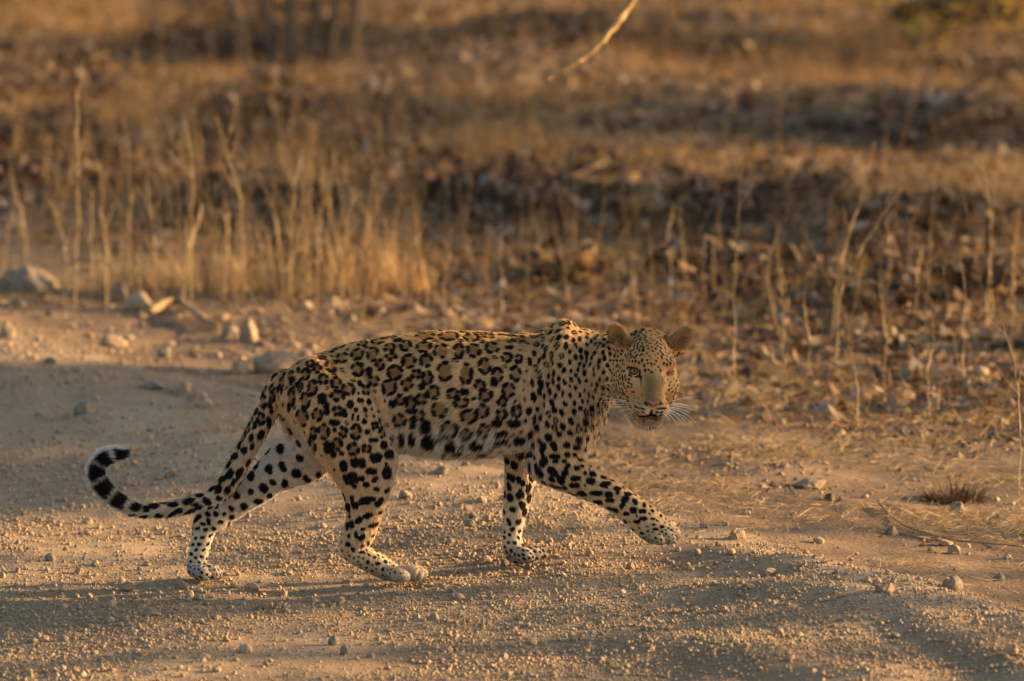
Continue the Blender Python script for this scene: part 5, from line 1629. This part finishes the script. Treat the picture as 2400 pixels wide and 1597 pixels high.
# in the picture: the foot of a tree at the top left, a bush at the top right
tb = G(690, 150)
tree('dry_tree', 'dark gnarled tree foot with several thin stems at the upper left', tb, [[(-.02, 0, 0), (-.03, .05, .5), (-.10, .1, 1.3), (-.05, .1, 2.4)], [(.10, 0, 0), (.16, .02, .5), (.28, 0, 1.4), (.4, 0, 2.2)], [(-.12, .03, 0), (-.20, .05, .4), (-.35, .1, 1.2), (-.6, .1, 2.0)], [(.2, .05, 0), (.27, .05, .6), (.30, .1, 1.3), (.4, .1, 2.2)], [(-.26, .0, 0), (-.36, .02, .3), (-.48, .1, .7), (-.8, .1, 1.2)], [(.32, .0, 0), (.38, .02, .3), (.38, .1, .7), (.5, .1, 1.2)]],
     [((0, 0, 2.9), (1.3, 1.2, .8))], 2500, 31, r0=.045)
bb = G(2190, 112)
tree('yellow_bush', 'yellow leaved bush in the upper right corner', bb, [[(0, 0, 0), (.05, 0, .12), (.1, 0, .3)], [(.05, 0, 0), (.2, .05, .15), (.35, .05, .25)], [(-.05, 0, 0), (-.2, 0, .1), (-.25, .05, .2)]],
     [((-.05, 0, .24), (.36, .3, .18)), ((.5, .1, .28), (.3, .3, .22)), ((.15, .3, .4), (.4, .3, .2))], 420, 32, .045, ((.66, .38, .06), (.58, .32, .06), (.45, .26, .06), (.70, .46, .12)), r0=.02)
b2 = G(1700, 2); b2[1] += 1.5; b2[2] = float(TZ(b2[0], b2[1]))
tree('dark_bush', 'dark bush at the top edge right of the leaning branch', b2, [[(0, 0, 0), (0, 0, .3), (.05, 0, .5)], [(-.2, 0, 0), (-.3, 0, .2), (-.5, 0, .4)], [(.2, 0, 0), (.4, 0, .2), (.7, 0, .4)]],
     [((0, 0, .4), (.7, .4, .3)), ((.7, 0, .35), (.6, .4, .25))], 1600, 33, .05, ((.05, .045, .03), (.08, .06, .035), (.12, .09, .04)), r0=.02)

# to the right of the picture: the trees whose shade falls on the road
TS_ = math.tan(SUN_AZ)
def shade(x, c, **k): return gz0(x, c + x * TS_)
def sh_tree(x, c, h, crowns, leaves, seed, label, r0=.07, lean=.2, leaf=.055):
    b = shade(x, c)
    tree('shade_tree', label, b, [[(0, 0, 0), (lean * .3, lean * .2, h * .4), (lean, lean * .6, h)], [(.05, .02, h * .3), (-lean, .1, h * .65), (-lean * 1.6, .1, h)]], crowns, leaves, seed, leaf, r0=r0)
sh_tree(13.0, 2.9, 3.2, [((0, 0, 3.85), (1.2, 1.6, .55)), ((.3, -.9, 4.1), (.8, .7, .5)), ((-.5, .8, 3.8), (.8, .9, .5))], 9000, 41, 'broad leafy tree beside the road casting shade across it')
sh_tree(10.0, 0.02, 3.0, [((0, -.28, 2.97), (.5, .25, .20))], 1100, 42, 'unseen leafy tree added beside the road to shade the leopard', r0=.018)  # added out of view, small crown shaped and placed to shade the head
sh_tree(20.0, -.30, 7.5, [((0, 0, 7.9), (1.0, .6, .7))], 700, 43, 'slim leaning tree on the near side of the road', r0=.065, lean=.12)
sh_tree(24.0, -.62, 8.5, [((0, 0, 8.9), (.9, .6, .7))], 700, 44, 'tall straight tree on the near side of the road', r0=.06, lean=-.1)
sh_tree(18.0, -1.0, 7.0, [((0, 0, 7.4), (.8, .5, .5))], 700, 45, 'tall forked tree on the near side of the road', r0=.075, lean=.10)
sh_tree(26.0, -1.45, 8.5, [((0, 0, 8.9), (.8, .5, .6))], 500, 52, 'tall thin tree nearest the viewer beyond the right edge', r0=.07, lean=-.05)
sh_tree(16.0, .52, 6.0, [((0, 0, 6.4), (.5, .3, .3))], 200, 51, 'thin twiggy tree level with the leopard', r0=.05, lean=.03)
sh_tree(14.0, 8.5, 3.8, [((0, 0, 3.6), (1.2, 1.3, .9)), ((.5, 1.2, 4.0), (1, .8, .6))], 4200, 46, 'loose crowned tree beyond the road verge')
sh_tree(16.0, 13.0, 4.0, [((0, 0, 4.0), (1.2, 1.9, 1.1))], 4200, 47, 'round crowned tree farther behind the verge')
sh_tree(15.0, 18.5, 4.2, [((0, 0, 3.9), (1.5, 1.2, 1.0))], 3200, 48, 'tall tree far behind on the plain')
